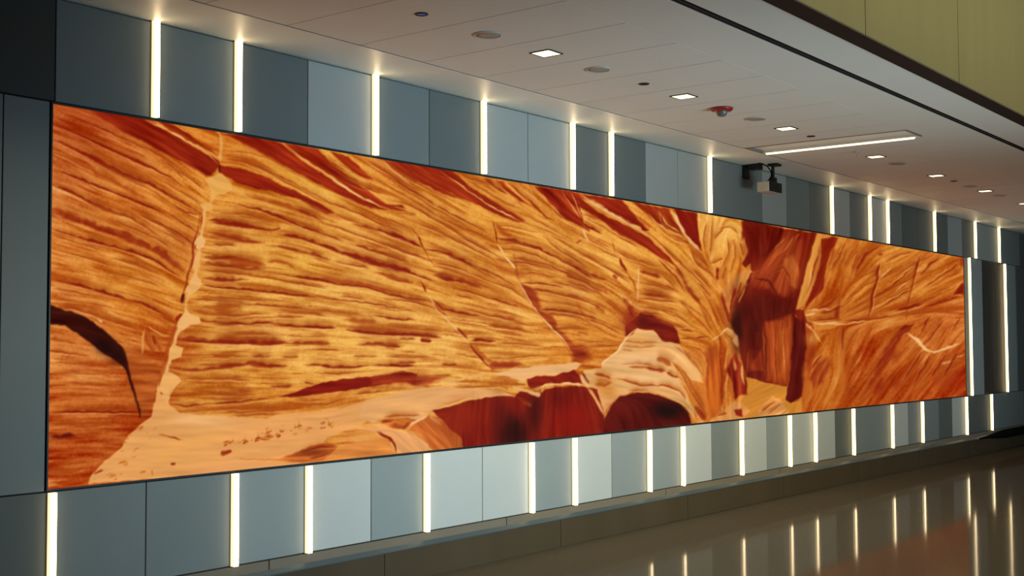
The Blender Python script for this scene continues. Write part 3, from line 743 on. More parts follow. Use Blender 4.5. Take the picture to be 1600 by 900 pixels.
LATE = """
S|C 1085,80 1050,190 1010,300 985,400 945,520 915,620 880,740 860,840|30|s|nw
S|B 1180,540 1150,660 1100,760 1080,830|18|s|nw
F|A 1250,650 1320,622 1360,598 1410,632 1450,672 1466,740 1400,768 1330,772 1300,830 1312,885 1260,905 1210,850 1290,832 1288,740 1275,700|226,162,78|1.0|5
S|A 1365,275 1382,380 1372,460 1366,530|26|c
S|A 1300,235 1350,280 1410,350|20|c|f
S|A 1460,735 1530,770 1620,810|14|c|f
S|A 1365,540 1360,600|16|B
S|A 1440,660 1470,700|10|o|f
S|B 1250,20 1247,100 1232,200 1205,330 1192,440 1175,550|24|s|n
F|B 1160,290 1228,225 1252,280 1242,335 1190,340|234,176,108|1|5
F|B 1150,430 1188,368 1212,470 1185,525 1150,490|228,164,90|1|5
F|B 1172,538 1222,590 1222,640 1150,702 1095,682 1130,600|232,170,98|1|5
F|C 1088,50 1130,100 1205,128 1225,180 1130,190 1060,242 1008,290 1020,190 1062,130|234,174,104|1|5
F|C 990,340 1085,370 1062,440 958,472 968,400|230,168,92|1|5
F|C 930,540 1020,580 1062,620 1010,700 960,790 1000,850 1100,905 830,905 868,780 860,690 898,620|230,166,94|1|5
S|B 1215,60 1195,200 1160,290 1150,420 1120,540 1085,680 1070,770|20|D|fx
S|B 1230,80 1215,180|10|D|x
S|B 1180,300 1175,350|8|D|x
S|B 1085,690 1065,770|30|B|x
S|C 1080,90 1030,140 1010,230 960,350 945,460 900,600 862,720 850,800|26|d|fx
S|C 1050,110 1030,150|24|r|nx
S|C 870,712 915,725|18|r|nx
S|C 975,745 1060,735|16|d|f
S|I 845,520 870,600 885,700|12|D|x
S|I 885,700 940,800 1000,870 1030,900|11|l|x
S|I 860,530 930,620 1000,650|34|d|fx
S|J 940,0 985,60 1022,110|12|l|x
S|J 1022,110 1050,200 1150,380 1250,500 1330,585 1400,655 1465,765|9|l|x
S|J 280,190 300,230 325,285|16|D|x
S|J 325,290 370,360 420,430 480,490 550,560 640,660 690,720|8|l|x
S|J 380,370 430,420 490,470|18|d|fx
S|J 560,560 650,650|18|D|fx
S|J 660,680 720,755 760,800 810,865|18|D|x
S|J 700,700 790,800 850,840|30|d|fx
S|I 200,560 255,640 300,740 350,820 400,880|11|d|x
S|I 260,650 290,720|14|D|x
S|L 250,340 268,400 300,440|14|l|x
S|L 200,450 240,425|18|d|x
S|L 540,555 560,620 600,680|16|D|x
S|L 600,690 650,760 670,850|14|d|fx
S|L 682,620 685,740 680,900|10|l|x
S|L 480,440 500,520|8|d|fx
S|N 680,15 600,75 530,185 470,235 405,290 400,320|10|L|x
F|C 30,28 130,66 300,118 400,185 500,268 600,355 650,465 662,560 702,690 742,850 748,905 735,905 700,760 660,640 628,540 560,474 480,424 400,372 330,312 250,256 150,196 30,182|56,10,4|1.3|5
B|C 440,330 560,440 480,380|28,3,2|9|.7|8
V|C 640,380 740,330 800,420 860,520 900,600 860,700 850,780 800,905 750,900 700,690 660,560|172,80,26|3|13|.7
S|C 770,210 800,330 860,420|26|d|f
S|C 840,260 860,350|20|D|f
S|C 780,210 760,300 760,420|16|c|f
F|D 880,-10 905,90 960,150 1050,220 1200,240 1400,246 1600,262 1720,270 1800,240 1900,230 2100,215 2300,190 2500,140 2700,105 2880,85 2700,165 2450,330 2200,420 2050,640 330,780 370,690 480,590 600,490 650,400 740,320 830,250 870,100|228,158,88|1.1|5
B|D 1200,420 1000,560|232,164,84|30|.5|16
B|D 1100,280 1300,300|240,182,118|26|.6|7
B|D 1250,690 1600,640|226,154,92|34|.6|7
S|D 880,390 960,410 1080,437|11|m
S|D 960,408 1060,432|9|r
S|D 1100,600 1300,560 1600,520|16|c
S|D 1382,545 1445,527|24|r|nx
S|D 992,628 1014,628|14|r|n
S|D 385,695 440,675|20|r|n
S|D 740,688 780,685|12|m|n
S|D 835,680 840,710|10|m|n
S|D 580,612 640,608|10|m|f
S|D 740,350 760,335|20|m|n
S|D 500,730 560,710|12|m|f
S|D 540,745 550,740|12|m|n
F|H 230,735 500,738 540,735 640,690 800,632 900,612 990,650 1100,610 1250,580 1390,575 1600,520 1700,560 1750,640 1600,690 1250,722 800,762 720,768|212,128,56|1.4|9
F|H 500,738 560,720 640,690 800,632 900,608 985,640 960,670 920,700 870,750 730,766|176,84,30|1.5|18
S|H 680,690 850,640 960,640|14|D|f
S|H 760,740 900,700|12|D|f
S|H 210,735 420,738 540,730|8|m|f
F|H 1100,480 1250,490 1400,495 1550,530 1700,620 1700,680 1440,690 1430,640 1380,570 1250,520|232,160,96|1.4|7
B|H 1150,560|226,150,80|22|.6|8
S|H 1290,520 1380,570 1420,620 1445,690|18|D|p
S|H 1390,600 1420,650 1430,690|14|c
F|H 1300,450 1400,420 1600,400 1640,420 1580,480 1500,500 1390,490|190,100,36|1.5|16
S|H 1320,455 1420,430|14|D|f
S|H 1390,470 1500,490 1560,450|30|r|f
S|H 1000,450 1200,470 1350,450|14|c
F|K -150,430 0,395 150,350 330,328 540,322 700,335 860,345 1010,395 880,400 720,415 650,440 500,490 380,515 330,545 270,590 180,560 60,560 -100,600 -200,560|228,164,98|1.6|6
S|K 0,560 150,545 280,545|14|d|f
S|K 430,480 520,440 640,410|9|o|f
F|K 180,655 270,580 350,535 480,620 600,720 660,790 380,820 340,760 280,690|192,96,36|1.8|11
S|K 180,640 280,580 350,540|16|l
S|K 350,545 440,620|20|c|f
F|K 380,505 500,480 650,430 720,420 880,395 1020,402 1060,355 1130,360 1200,395 1260,340 1400,320 1560,320 1660,340 1710,500 1730,600 1760,760 1100,860 640,850 600,720 480,625|126,22,5|1.3|7
B|K 1000,660 960,720 1050,700|44,4,2|13|.8|16
B|K 900,560|84,10,3|8|.7|22
B|K 1180,480 1170,560|64,6,2|7|.8|18
B|K 1370,420|86,8,3|6|.7|12
B|K 1400,620 1500,580 1450,520|140,14,3|16|.7|12
B|K 620,500 700,560|146,34,8|14|.5|12
B|K 560,660 480,570|150,42,12|12|.6|10
S|K 1080,430 1150,480|10|d|f
S|K 380,500 500,470 640,420 720,405|18|y
S|K 720,405 900,380 1010,390|11|s
S|K 1010,330 1100,350 1200,388|26|s|n
F|K 1115,262 1200,235 1330,235 1480,190 1530,230 1555,295 1400,290 1260,300 1150,335 1125,312|136,24,7|1.2|7
S|K 1170,350 1260,308 1400,300 1560,305 1600,330|16|l
F|K 1530,225 1560,240 1570,300 1545,290|230,168,104|1|5
V|K 800,150 900,130 1050,130 1100,150 950,180 840,190|150,44,12|2|16|.8
F|K 850,225 1000,185 1200,160 1480,135 1540,140 1500,190 1330,230 1200,232 1115,262 1090,290 1010,250|236,176,112|1.2|6
S|K 540,325 700,325 850,320 930,310|10|d|f
S|K 900,310 960,330 970,350|24|m|f
S|K 1030,285 1100,290 1120,318|18|y
S|K 430,320 620,255 840,210|14|s|f
F|G 530,602 700,545 830,500 1000,465 1350,430 1500,402 1600,420 1600,505 1500,482 1300,510 1000,560 800,582 600,602|128,18,5|1.2|6
V|G 1400,440 1500,405 1600,420 1600,500 1480,480|166,58,18|2|16|.75
V|K -110,250 0,226 130,205 250,225 500,238 330,312 180,296 0,312 -100,318|156,50,14|3.5|16|.8
B|K 130,235 250,290|124,20,6|8|.6|4
F|N 430,705 480,602 540,548 640,522 760,517 900,557 1000,602 1060,652 1090,720 1104,800 400,880|86,10,4|1.3|5
B|N 950,660 900,650|24,2,2|15|.9|8
B|N 560,640|112,14,4|16|.6|10
B|N 430,780|100,12,4|8|.8|8
S|N 280,470 330,530 380,620 425,705|20|c
S|N 300,490 400,660|9|l|f
S|N 640,510 760,507 900,545 1000,590 1060,625 1100,690 1125,745|14|c
S|N 240,350 300,450|14|D|p
S|N 240,380 265,440|14|l
F|N 1230,170 1290,150 1330,300 1345,500 1335,660 1240,735 1215,600|182,80,20|2.2|14
S|N 1210,180 1230,300 1220,480|22|r|fs
B|N 1270,560|206,104,26|7|.7|18
S|N 1330,120 1325,220 1335,420 1340,620|10|D|s
S|N 1380,180 1370,300 1360,340|22|s|f
S|N 1400,330 1410,450 1420,560|26|m|f
S|N 1380,360 1370,480 1360,580|16|c|f
F|N 1410,250 1450,200 1480,300 1530,420 1535,530 1480,545 1440,580 1420,450 1380,350|138,32,10|1.4|16
S|N 1490,300 1500,400 1510,460|20|c
S|N 1430,250 1440,350|20|c|f
F|N 1255,735 1330,670 1430,590 1500,610 1540,640 1560,660 1500,720 1240,745|216,142,72|1.3|14
S|N 1300,700 1380,680|10|d|f
F|N 1430,655 1490,650 1505,715 1440,690|140,34,10|1.2|9
S|N 1370,30 1440,80 1460,170|34|s|f
S|N 1250,120 1380,20 1430,40|14|l|f
F|O 275,888 300,850 350,800 385,815 420,870 400,880|218,146,74|1.2|16
S|O 300,870 370,815|4|d
S|O 330,878 390,830|4|d|f
F|O 125,340 150,330 165,310 215,260 250,250 265,260 230,310 200,350 180,400 165,440 150,420 140,380|212,134,60|1.2|14
S|O 190,330 175,400 165,450|9|D
S|O 215,300 200,360|6|D|f
S|O 135,370 150,400|5|D|f
S|O 112,240 108,300|12|D
S|O 150,240 130,290|7|d|f
S|O 130,350 155,440 165,490|10|D|f
S|O 230,330 205,400|5|c|f
S|O 260,270 300,250|7|m|f
B|M 1440,130|116,22,8|6|.6|9
F|Q 75,720 110,650 160,625 165,650 140,740 90,780|138,42,10|3|10
B|Q 150,830|206,124,44|9|.7|9
B|Q 90,540|206,132,54|8|.7|7
B|Q 215,600 225,720|200,116,40|5|.7|18
S|Q 50,640 60,760 45,870|22|m|s
S|Q 240,800 225,640 215,540|8|m|s
S|Q 55,465 80,490|14|l|f
S|Q 50,430 100,420|9|l|f
S|Q 60,410 140,400 210,410|7|l|f
S|Q 90,455 200,440|6|D|f
F|Q 480,545 500,490 520,475 565,470 545,500 520,515 470,570 420,640 380,690 400,640|134,36,10|1.8|9
S|Q 535,515 580,550 620,590 660,600 740,575 790,555|11|l
S|Q 535,512 580,545 625,590|10|l
S|Q 680,660 740,640 800,615|12|l|f
S|Q 700,640 800,630|8|d|f
F|Q 750,330 790,270 800,285 800,330|134,28,8|1.6|6
B|Q 720,750 770,720|160,44,12|9|.6|9
B|Q 410,770 480,740|148,44,12|6|.6|7
B|Q 270,790|150,46,12|6|.6|9
B|Q 470,620|150,50,14|5|.6|6
F|Q 300,160 330,130 320,180 280,220 270,230|166,66,18|1.8|12
S|Q 785,160 795,200|20|r|f
"""

LATE += """
V|O 300,60 400,75 380,140 330,190 300,200 290,150|96,14,4|2|12|.8
V|O 330,190 390,150 440,120 470,130 450,200 470,260 455,330 400,370 330,330 270,330 260,280 300,230|158,58,22|4|16|.75
V|O 400,210 440,190 465,250 450,330 430,320 415,270|196,100,40|3|14|.8
S|O 410,160 370,190 330,240|6|m|f
S|O 440,110 400,170|5|c|f
S|O 350,260 400,240 430,300|7|D|f
S|O 270,290 330,300 380,370|8|B|fs
V|O 270,370 330,360 440,380 445,440 400,480 330,480 250,470|84,10,3|4|6|.8
V|O 320,480 370,470 430,450 435,560 415,745 325,735|164,62,18|3|14|.8
V|O 375,520 420,500 425,600 410,740 370,720|190,86,26|3|12|.6
S|O 318,480 322,600 318,735|7|B|fs
S|O 365,480 362,600 370,740|5|D|f
S|O 395,470 398,600 400,700|4|c|f
V|O 250,600 300,600 315,690 310,735 245,712|150,48,14|2|14|.8
V|O 240,600 262,520 300,520 300,600 260,660|92,12,4|2|8|.7
S|O 246,590 240,700|5|m|f
F|O 250,690 310,690 312,732 244,714|104,20,8|1.2|8
S|O 540,110 520,200 490,300 465,420|5|y|f
S|O 555,140 530,250 500,360|5|D|f
S|O 520,250 505,330|4|L|f
S|Q 350,455 240,470 130,470|6|l|f
S|Q 60,450 110,470 220,462|7|l|f
S|Q 60,480 90,500 130,560|10|y|f
S|Q 230,380 170,410 120,420|9|D|f
S|Q 210,330 160,380 110,400|8|D|f
S|Q 200,390 200,450|16|D|fs
S|Q 330,790 430,650 500,530|20|D|fs
S|Q 370,800 420,720|14|D|fs
S|Q 230,480 225,600|8|D|f
S|Q 180,600 120,700 80,840|12|m|f
S|Q 130,600 80,680|10|D|f
S|Q 640,620 560,760|8|D|f
S|Q 600,600 510,740|7|D|f
S|Q 720,600 640,720|8|D|f
S|Q 770,600 700,720|9|D|f
S|Q 700,450 620,560|8|D|f
S|Q 640,430 590,510|9|D|f
S|Q 780,440 740,500|7|D|f
S|Q 690,160 640,190 590,240|10|D|f
S|Q 420,90 330,150 280,250|10|D|f
S|Q 780,180 700,240 600,300|7|D|f
S|Q 560,200 460,290 370,350|7|D|f
S|Q 560,300 440,370 360,410|6|D|f
S|Q 550,260 470,320|5|l|f
S|Q 460,200 400,260|5|l|f
S|Q 720,210 650,260|5|l|f
"""
import random as _r
_r.seed(5)
for _i in range(70):                     # loose stones on the sand
    _t=_r.random(); _x=100+640*_t+_r.uniform(-30,30); _y=600-90*_t+40*_r.random()
    if _t>.55: _x=350+_r.random()*600; _y=560-(_x-350)*.19+_r.uniform(-50,40)
    _w=_r.uniform(5,16); LATE += "S|H %.0f,%.0f %.0f,%.0f|%.0f|%s|nf\n" % (_x,_y,_x+_w*_r.uniform(.8,2),_y-_w*.4,_w*.8,_r.choice('mmrdo'))
for _i in range(26):
    _y=_r.uniform(0,1); _x=700-360*_y+_r.uniform(0,200); _w=_r.uniform(5,16)
    LATE += "S|D %.0f,%.0f %.0f,%.0f|%.0f|%s|nf\n" % (_x,330+420*_y,_x+_w*2,325+420*_y,_w*.7,_r.choice('mmo'))

# ---- canyon picture shown by the video wall, painted stroke by stroke on a pixel canvas ----
CX0, CY0, CW, CH = 56, 150, 1468, 630
def canyon():
    rng = np.random.RandomState(7)
    YY, XX = np.mgrid[0:CH, 0:CW].astype(np.float32)
    XX += CX0; YY += CY0
    TILE = dict(A=(70,150,5),B=(70,320,5),C=(70,470,5),D=(70,600,5),E=(330,190,5),F=(330,350,5),G=(330,500,5),
                H=(330,570,5),I=(600,240,5),J=(600,400,5),K=(600,540,5),L=(860,290,5),M=(860,430,5),N=(860,510,5),
                O=(1080,330,2.768),Q=(1240,350,3),P=(0,0,1))
    def pts(s):
        t, r = s.split(None, 1); x0, y0, k = TILE[t]
        a = np.array([[float(v) for v in q.split(',')] for q in r.split()])
        return a/k + [x0, y0], k
    def blur(a, n):
        if n < 1: return a
        for ax in (0, 1):
            for _ in range(2):
                p = np.concatenate([np.repeat(a.take([0], ax), n+1, ax), a, np.repeat(a.take([-1], ax), n, ax)], ax)
                c = np.cumsum(p, ax, dtype=np.float64)
                m = a.shape[ax]; w = 2*n+1
                a = ((c.take(range(w, w+m), ax) - c.take(range(0, m), ax))/w).astype(np.float32)
        return a
    def norm(a): return (a-a.mean())/(a.std()+1e-9)
    def noise(n): return norm(blur(rng.randn(CH, CW).astype(np.float32), n))
    wob = [noise(6), noise(3), noise(14), noise(2)]
    def box(p, m):
        x0 = max(0, int(p[:,0].min()-m-CX0)); x1 = min(CW, int(p[:,0].max()+m-CX0)+1)
        y0 = max(0, int(p[:,1].min()-m-CY0)); y1 = min(CH, int(p[:,1].max()+m-CY0)+1)
        return (slice(y0, y1), slice(x0, x1)) if x1 > x0 and y1 > y0 else None
    def seg(p, X, Y):
        # distance to polyline, parameter 0..1 along, signed side (positive = below)
        best = np.full(X.shape, 1e9, np.float32); par = np.zeros_like(best); side = np.zeros_like(best)
        L = np.hypot(*np.diff(p, axis=0).T); acc = np.concatenate([[0], np.cumsum(L)]); T = acc[-1]+1e-6
        for i in range(len(p)-1):
            d = p[i+1]-p[i]; l2 = d@d+1e-9
            t = np.clip(((X-p[i,0])*d[0]+(Y-p[i,1])*d[1])/l2, 0, 1)
            dx = X-p[i,0]-t*d[0]; dy = Y-p[i,1]-t*d[1]; dd = np.sqrt(dx*dx+dy*dy)
            m = dd < best
            best = np.where(m, dd, best); par = np.where(m, (acc[i]+t*L[i])/T, par)
            side = np.where(m, np.sign(d[0]*dy-d[1]*dx), side)
        return best, par, side
    def inside(p, X, Y):
        r = np.zeros(X.shape, bool); n = len(p)
        for i in range(n):
            (xa, ya), (xb, yb) = p[i], p[(i+1) % n]
            if ya == yb: continue
            c = ((ya > Y) != (yb > Y)) & (X < (xb-xa)*(Y-ya)/(yb-ya)+xa)
            r ^= c
        return r
    def polymask(s, soft=1.2, w=1.0):
        p, k = pts(s) if isinstance(s, str) else (np.array(s, float), 1)
        b = box(p, soft+6)
        m = np.zeros((CH, CW), np.float32)
        if b is None: return m
        X = XX[b]+w*wob[0][b]*.6+w*wob[3][b]*.25; Y = YY[b]+w*wob[1][b]*.5
        d, _, _ = seg(np.vstack([p, p[:1]]), X, Y)
        sd = np.where(inside(p, X, Y), d, -d)
        m[b] = np.clip(sd/(2*soft)+.5, 0, 1)
        return m
    PAL = dict(D=(132,22,3), d=(168,64,12), b=(48,8,3), B=(84,12,4), l=(240,188,124), L=(250,210,160), o=(206,124,40),
               y=(230,172,84), r=(150,40,10), m=(188,96,28), s=(232,172,104), c=(226,160,84))
    # ---------- colour field ----------
    cps = """A 100,100 165,70,28;A 300,160 158,52,18;A 200,330 176,80,36;A 600,430 190,92,40;A 150,480 190,100,46;A 700,560 206,116,48
A 500,850 212,130,58;A 1000,560 208,124,48;A 1100,720 212,132,50;A 150,760 200,112,54;A 1200,300 206,116,40;A 1500,420 208,124,48;A 1550,700 206,130,46
B 200,380 206,120,52;B 400,560 212,136,54;B 800,600 210,134,50;B 700,150 208,122,50;B 1000,330 190,100,36;B 200,720 214,134,66;B 900,700 200,116,40
B 1400,80 214,140,58;B 1450,350 216,150,66;B 1450,700 220,158,72;C 200,90 190,100,40;C 700,120 206,120,42;C 800,400 176,82,26;C 760,700 168,74,22
C 200,300 208,124,60;C 300,480 206,122,60;C 300,700 196,104,46;C 900,300 172,72,20;C 1300,60 212,144,58;C 1400,400 220,156,70;C 1300,700 210,140,58
D 100,100 194,98,38;D 300,300 176,78,28;D 300,480 170,70,24;D 150,650 170,68,24;D 300,720 190,92,34;D 700,230 172,72,22;D 1300,150 206,134,50
E 100,250 206,126,46;E 500,350 212,140,52;E 800,450 214,148,56;E 1100,620 218,150,60;E 1400,500 206,120,44;E 1500,350 208,128,48;E 300,750 214,146,62;E 900,780 218,150,64;E 1450,720 216,144,56
F 200,100 218,150,66;F 900,90 222,156,72;F 1500,100 222,154,72;F 700,330 212,148,58;F 1400,400 220,154,68;F 300,600 220,156,70;F 1000,530 222,160,76;F 1500,700 220,154,70;F 400,850 224,160,80
G 300,120 224,162,80;G 900,120 220,158,72;G 1500,160 222,160,80;G 300,420 218,152,64;G 900,300 222,158,72;G 1400,290 220,156,70;G 200,600 204,128,44;G 700,640 210,134,54
I 150,320 216,146,56;I 500,420 220,152,62;I 700,520 218,148,58;I 300,640 222,154,64;I 900,420 214,140,56;I 800,260 214,140,56;I 1000,280 206,124,48;I 1200,560 220,152,64;I 1450,650 218,150,62;I 1000,620 216,142,52;I 600,800 222,156,70;I 1100,780 222,154,66;I 1350,760 220,152,64
J 150,220 220,150,64;J 600,320 220,152,64;J 900,300 224,156,70;J 200,450 220,156,70;J 700,500 222,158,74;J 1100,480 224,158,74;J 200,780 222,160,78;J 1000,760 218,150,66;J 1250,300 208,126,44;J 1450,420 216,140,54;J 1500,600 210,130,46;J 1450,180 220,150,64
L 100,420 220,152,64;L 350,350 222,152,68;L 600,480 220,148,60;L 200,640 222,154,68;L 700,300 218,140,56;L 850,440 216,138,52;L 1000,500 220,146,58;L 450,650 222,154,66;L 800,650 220,150,62;L 1150,650 218,142,54;L 1250,330 228,164,82;L 1350,480 222,150,64;L 1430,300 226,158,70;L 1450,580 214,132,50;L 1300,700 216,134,56
M 150,180 220,150,64;M 350,350 212,134,46;M 250,480 208,128,44;M 480,580 196,108,34;M 800,170 216,144,58;M 950,280 220,148,60;M 1100,380 218,142,52;M 1200,450 214,136,48;M 1250,250 208,124,42;M 1350,330 190,96,28;M 620,260 170,78,22;M 440,180 216,144,56
N 1100,300 220,148,66;N 1150,600 204,118,38;N 1270,250 188,92,30;N 1250,500 186,78,16;N 1400,300 196,108,44;N 1400,560 206,124,50;N 1330,650 216,142,70
Q 200,150 202,114,45;Q 300,180 202,116,45;Q 350,300 205,119,45;Q 480,200 207,122,48;Q 650,220 205,116,45;Q 740,180 207,118,48;Q 120,360 187,92,32;Q 150,420 200,118,48;Q 150,560 193,101,32;Q 220,520 181,85,26;Q 320,520 187,85,28;Q 400,600 181,77,26;Q 300,650 175,70,22;Q 400,760 165,60,18;Q 250,780 173,73,20;Q 160,760 193,103,33;Q 600,500 193,92,36;Q 700,470 195,93,36;Q 680,610 197,101,45;Q 560,620 191,90,33;Q 650,720 177,68,22;Q 750,720 164,52,16;Q 520,720 173,68,22;Q 770,500 202,106,48;Q 450,450 193,99,36;Q 90,800 183,83,24"""
    W = np.zeros((CH//4+1, CW//4+1), np.float32); Cf = np.zeros(W.shape+(3,), np.float32)
    ys, xs = np.mgrid[0:W.shape[0], 0:W.shape[1]]; xs = xs*4+CX0; ys = ys*4+CY0
    for it in cps.replace('\n', ';').split(';'):
        t, q, c = it.split(); p, _ = pts(t+' '+q); c = np.array([float(v) for v in c.split(',')])
        r = 24. if p[0,0] < 1060 else 15.
        w = np.exp(-((xs-p[0,0])**2/2.2+(ys-p[0,1])**2)/(2*r*r))+1e-3/(1+((xs-p[0,0])**2+(ys-p[0,1])**2)/4e3)**2
        W += w; Cf += w[...,None]*c
    Cf /= W[...,None]
    up = lambda a: blur(np.repeat(np.repeat(a, 4, 0), 4, 1)[:CH, :CW], 2)
    img = np.stack([up(Cf[...,i]) for i in range(3)], -1)
    # ---------- traced bedding lines ----------
    S = STROKES.strip().split('\n')
    strokes = []
    for ln in S:
        if not ln.strip(): continue
        f = [v.strip() for v in ln.split('|')]
        p, k = pts(f[0]); strokes.append((p, float(f[1])/k, f[2], f[3] if len(f) > 3 else ''))
    # ---------- flow field from the lines and brush marks along them ----------
    gs = 6
    gy, gx = np.mgrid[0:CH//gs+1, 0:CW//gs+1]; gx = gx*gs+CX0; gy = gy*gs+CY0
    Jc = np.zeros(gx.shape); Js = np.zeros(gx.shape)
    flows = [(p, 1.) for p, w, c, o in strokes if 'x' not in o] + [(pts(s)[0], 1.) for s in FLOWS.strip().split('\n')]
    for p, wt in flows:
        L = np.hypot(*np.diff(p, axis=0).T)
        for i in range(len(p)-1):
            n = max(1, int(L[i]/14)); a = np.arctan2(*(p[i+1]-p[i])[::-1])*2
            for j in range(n):
                q = p[i]+(p[i+1]-p[i])*((j+.5)/n)
                d2 = (gx-q[0])**2+(gy-q[1])**2
                w = (np.exp(-d2/(2*13.**2))+2e-3*np.exp(-d2/(2*60.**2)))*min(L[i]/n, 14)
                Jc += w*np.cos(a); Js += w*np.sin(a)
    h = np.hypot(Jc, Js)+1e-12
    def upg(a): return blur(np.repeat(np.repeat(a.astype(np.float32), gs, 0), gs, 1)[:CH, :CW], 4)
    ang = .5*np.arctan2(upg(Js/h), upg(Jc/h))
    vx = np.cos(ang).astype(np.float32); vy = np.sin(ang).astype(np.float32)
    def lic(src, n, st=1.5):
        out = src.copy(); 
        for sg in (1, -1):
            px = XX-CX0; py = YY-CY0; ox = vx*sg; oy = vy*sg
            for i in range(n):
                px = px+ox*st; py = py+oy*st
                ix = np.clip(np.rint(px), 0, CW-1).astype(np.int32); iy = np.clip(np.rint(py), 0, CH-1).astype(np.int32)
                out += src[iy, ix]*(1-(i/n)**2)
                nx = vx[iy, ix]; ny = vy[iy, ix]; s = np.where(nx*ox+ny*oy < 0, -1, 1)
                ox = nx*s; oy = ny*s
        return norm(out)
    f4 = lic(noise(1), 30); f1 = lic(noise(1), 12); f2 = lic(noise(2), 26); f3 = lic(noise(4), 40); f0 = blur(lic(rng.randn(CH, CW).astype(np.float32), 5), 1)
    st = .35*f1+.5*f2+.45*f3
    st = norm(st)
    far = np.clip((XX-1000)/400, 0, 1)
    amp = (33-4*far)[...,None]
    tone = np.where(st > 0, .62*np.tanh(st), .9*np.tanh(st*.9)-.55*np.clip(-st-1.0, 0, 1.2))
    img = (img-128)*np.array([1.02,1.0,1.0])+128+np.array([4,2,-4])-np.array([5,0,3])*far[...,None] + tone[...,None]*amp*np.array([.72, 1.0, .72]) + (f0*6)[...,None]*np.array([.8, 1, .6])
    lines = np.clip(np.clip((-f1-.9)*1.1, 0, 1)*np.clip(.5+.5*wob[2], 0, 1)+np.clip((-f4-1.0)*1.6, 0, 1)*np.clip(.7-.5*wob[2], 0, 1), 0, 1)
    img = img*(1-.5*lines[...,None]) + np.array(PAL['d'])*.5*lines[...,None]
    hi = np.clip((f1*.6+f2*.6-.9), 0, 1)*np.clip(.5+.5*wob[2], 0, 1)*(img[...,0]/215)**2
    img = img*(1-.38*hi[...,None])+np.array((244, 194, 122))*.38*hi[...,None]
    img += (noise(1)*3.5)[...,None]
    # ---------- shapes ----------
    def fill(m, c, tex=0., a=1.):
        nonlocal img
        c = np.array(PAL[c] if isinstance(c, str) else c, np.float32)
        t = np.stack([f1*.35+f2*.5+f3*.4]*3, -1)*tex*1.7*np.array([1., .68, .36])
        img = img*(1-a*m[...,None]) + (c+t)*a*m[...,None]
    def stroke(p, w, c, o):
        nonlocal img
        m = box(p, w*2+8)
        if m is None: return
        k = .55 if 'w' not in o else 1.4
        X = XX[m]+k*wob[0][m]; Y = YY[m]+k*wob[1][m]*.9
        d, par, side = seg(p, X, Y)
        vv = np.clip(.98+.2*wob[2][m]+.14*wob[1][m]+.08*wob[3][m], .5, 1.4)
        end = np.clip(np.minimum(par, 1-par)*5, 0, 1)
        tap = np.ones_like(d) if 'n' in o else end**.6
        ww = np.maximum(w*.5*tap*vv, .3)
        soft = .8+w*.12 if 's' not in o else max(1.5, w*.5)
        a = np.clip((ww-d)/soft*.5+.5, 0, 1)
        if 'n' not in o: a *= .35+.65*end**.5
        g = .74 if 'f' in o else .97
        if 'h' in o: g = .4
        if c in 'Dd' and 's' not in o and 'p' not in o:
            if 'x' not in o:
                lay = np.abs(d*side+ww*.0)                          # rock rounds into the ledge from above
                r = 2.2+w*1.1
                a3 = np.exp(-(np.maximum(d-ww, 0)/r)**1.3)*np.where(side < 0, 1, .12)*end*(.42 if 'f' in o else .58)*np.clip(.95+.25*wob[2][m], 0, 1.4)
                img[m] = img[m]*(1-a3[...,None])+np.array((160, 74, 16))*a3[...,None]
                d2 = np.abs(d*side-(ww+1.5)); a2 = np.clip(1.4-d2, 0, 1)*(.12 if 'f' in o else .28)*end*(side > 0)*np.clip(.9+.25*wob[2][m], 0, 1.3)
                img[m] = img[m]*(1-a2[...,None])+np.array(PAL['l'])*a2[...,None]
            sp = np.clip(d/(ww+.01), 0, 1)[...,None]
            col = np.array(PAL[c])*(1-.3*sp)+np.array((158, 62, 14))*.3*sp
        else: col = np.array(PAL[c])
        a = (a*g*np.clip(.97+.12*wob[1][m], .5, 1))[...,None]
        img[m] = img[m]*(1-a)+col*a
    def blob(s, c, r, a=1., ry=None):
        nonlocal img
        p, _ = pts(s); ry = ry or r
        for q in p:
            e = a*np.exp(-((XX-q[0])**2/(2*r*r)+(YY-q[1])**2/(2*ry*ry)))
            e = np.clip(e*(1+.25*f2), 0, 1)[...,None]
            img = img*(1-e)+np.array(PAL[c] if isinstance(c, str) else c)*e
    for ln in SHAPES.strip().split('\n'):
        f = [v.strip() for v in ln.split('|')]
        if not f[0]: continue
        kind = f[0]
        if kind == 'S': p, k = pts(f[1]); stroke(p, float(f[2])/k, f[3], f[4] if len(f) > 4 else '')
        else:
            c = f[2]; c = tuple(float(v) for v in c.split(',')) if ',' in c else c
            if kind == 'F': fill(polymask(f[1], float(f[3])), c, float(f[4]))
            elif kind == 'V': fill(polymask(f[1], float(f[3])), c, float(f[4]), float(f[5]))
            elif kind == 'B': blob(f[1], c, float(f[3]), float(f[4]), float(f[5]) if len(f) > 5 else None)
            elif kind == '*':        # bedding lines go on here
                pass
    for p, w, c, o in strokes:
        if 'z' not in o: stroke(p, w, c, o)
    for ln in LATE.strip().split('\n'):
        f = [v.strip() for v in ln.split('|')]
        if not f[0]: continue
        kind = f[0]
        if kind == 'S': p, k = pts(f[1]); stroke(p, float(f[2])/k, f[3], f[4] if len(f) > 4 else '')
        else:
            c = f[2]; c = tuple(float(v) for v in c.split(',')) if ',' in c else c
            if kind == 'F': fill(polymask(f[1], float(f[3])), c, float(f[4]))
            elif kind == 'V': fill(polymask(f[1], float(f[3])), c, float(f[4]), float(f[5]))
            elif kind == 'B': blob(f[1], c, float(f[3]), float(f[4]), float(f[5]) if len(f) > 5 else None)
    return np.clip(img, 0, 255)/255.

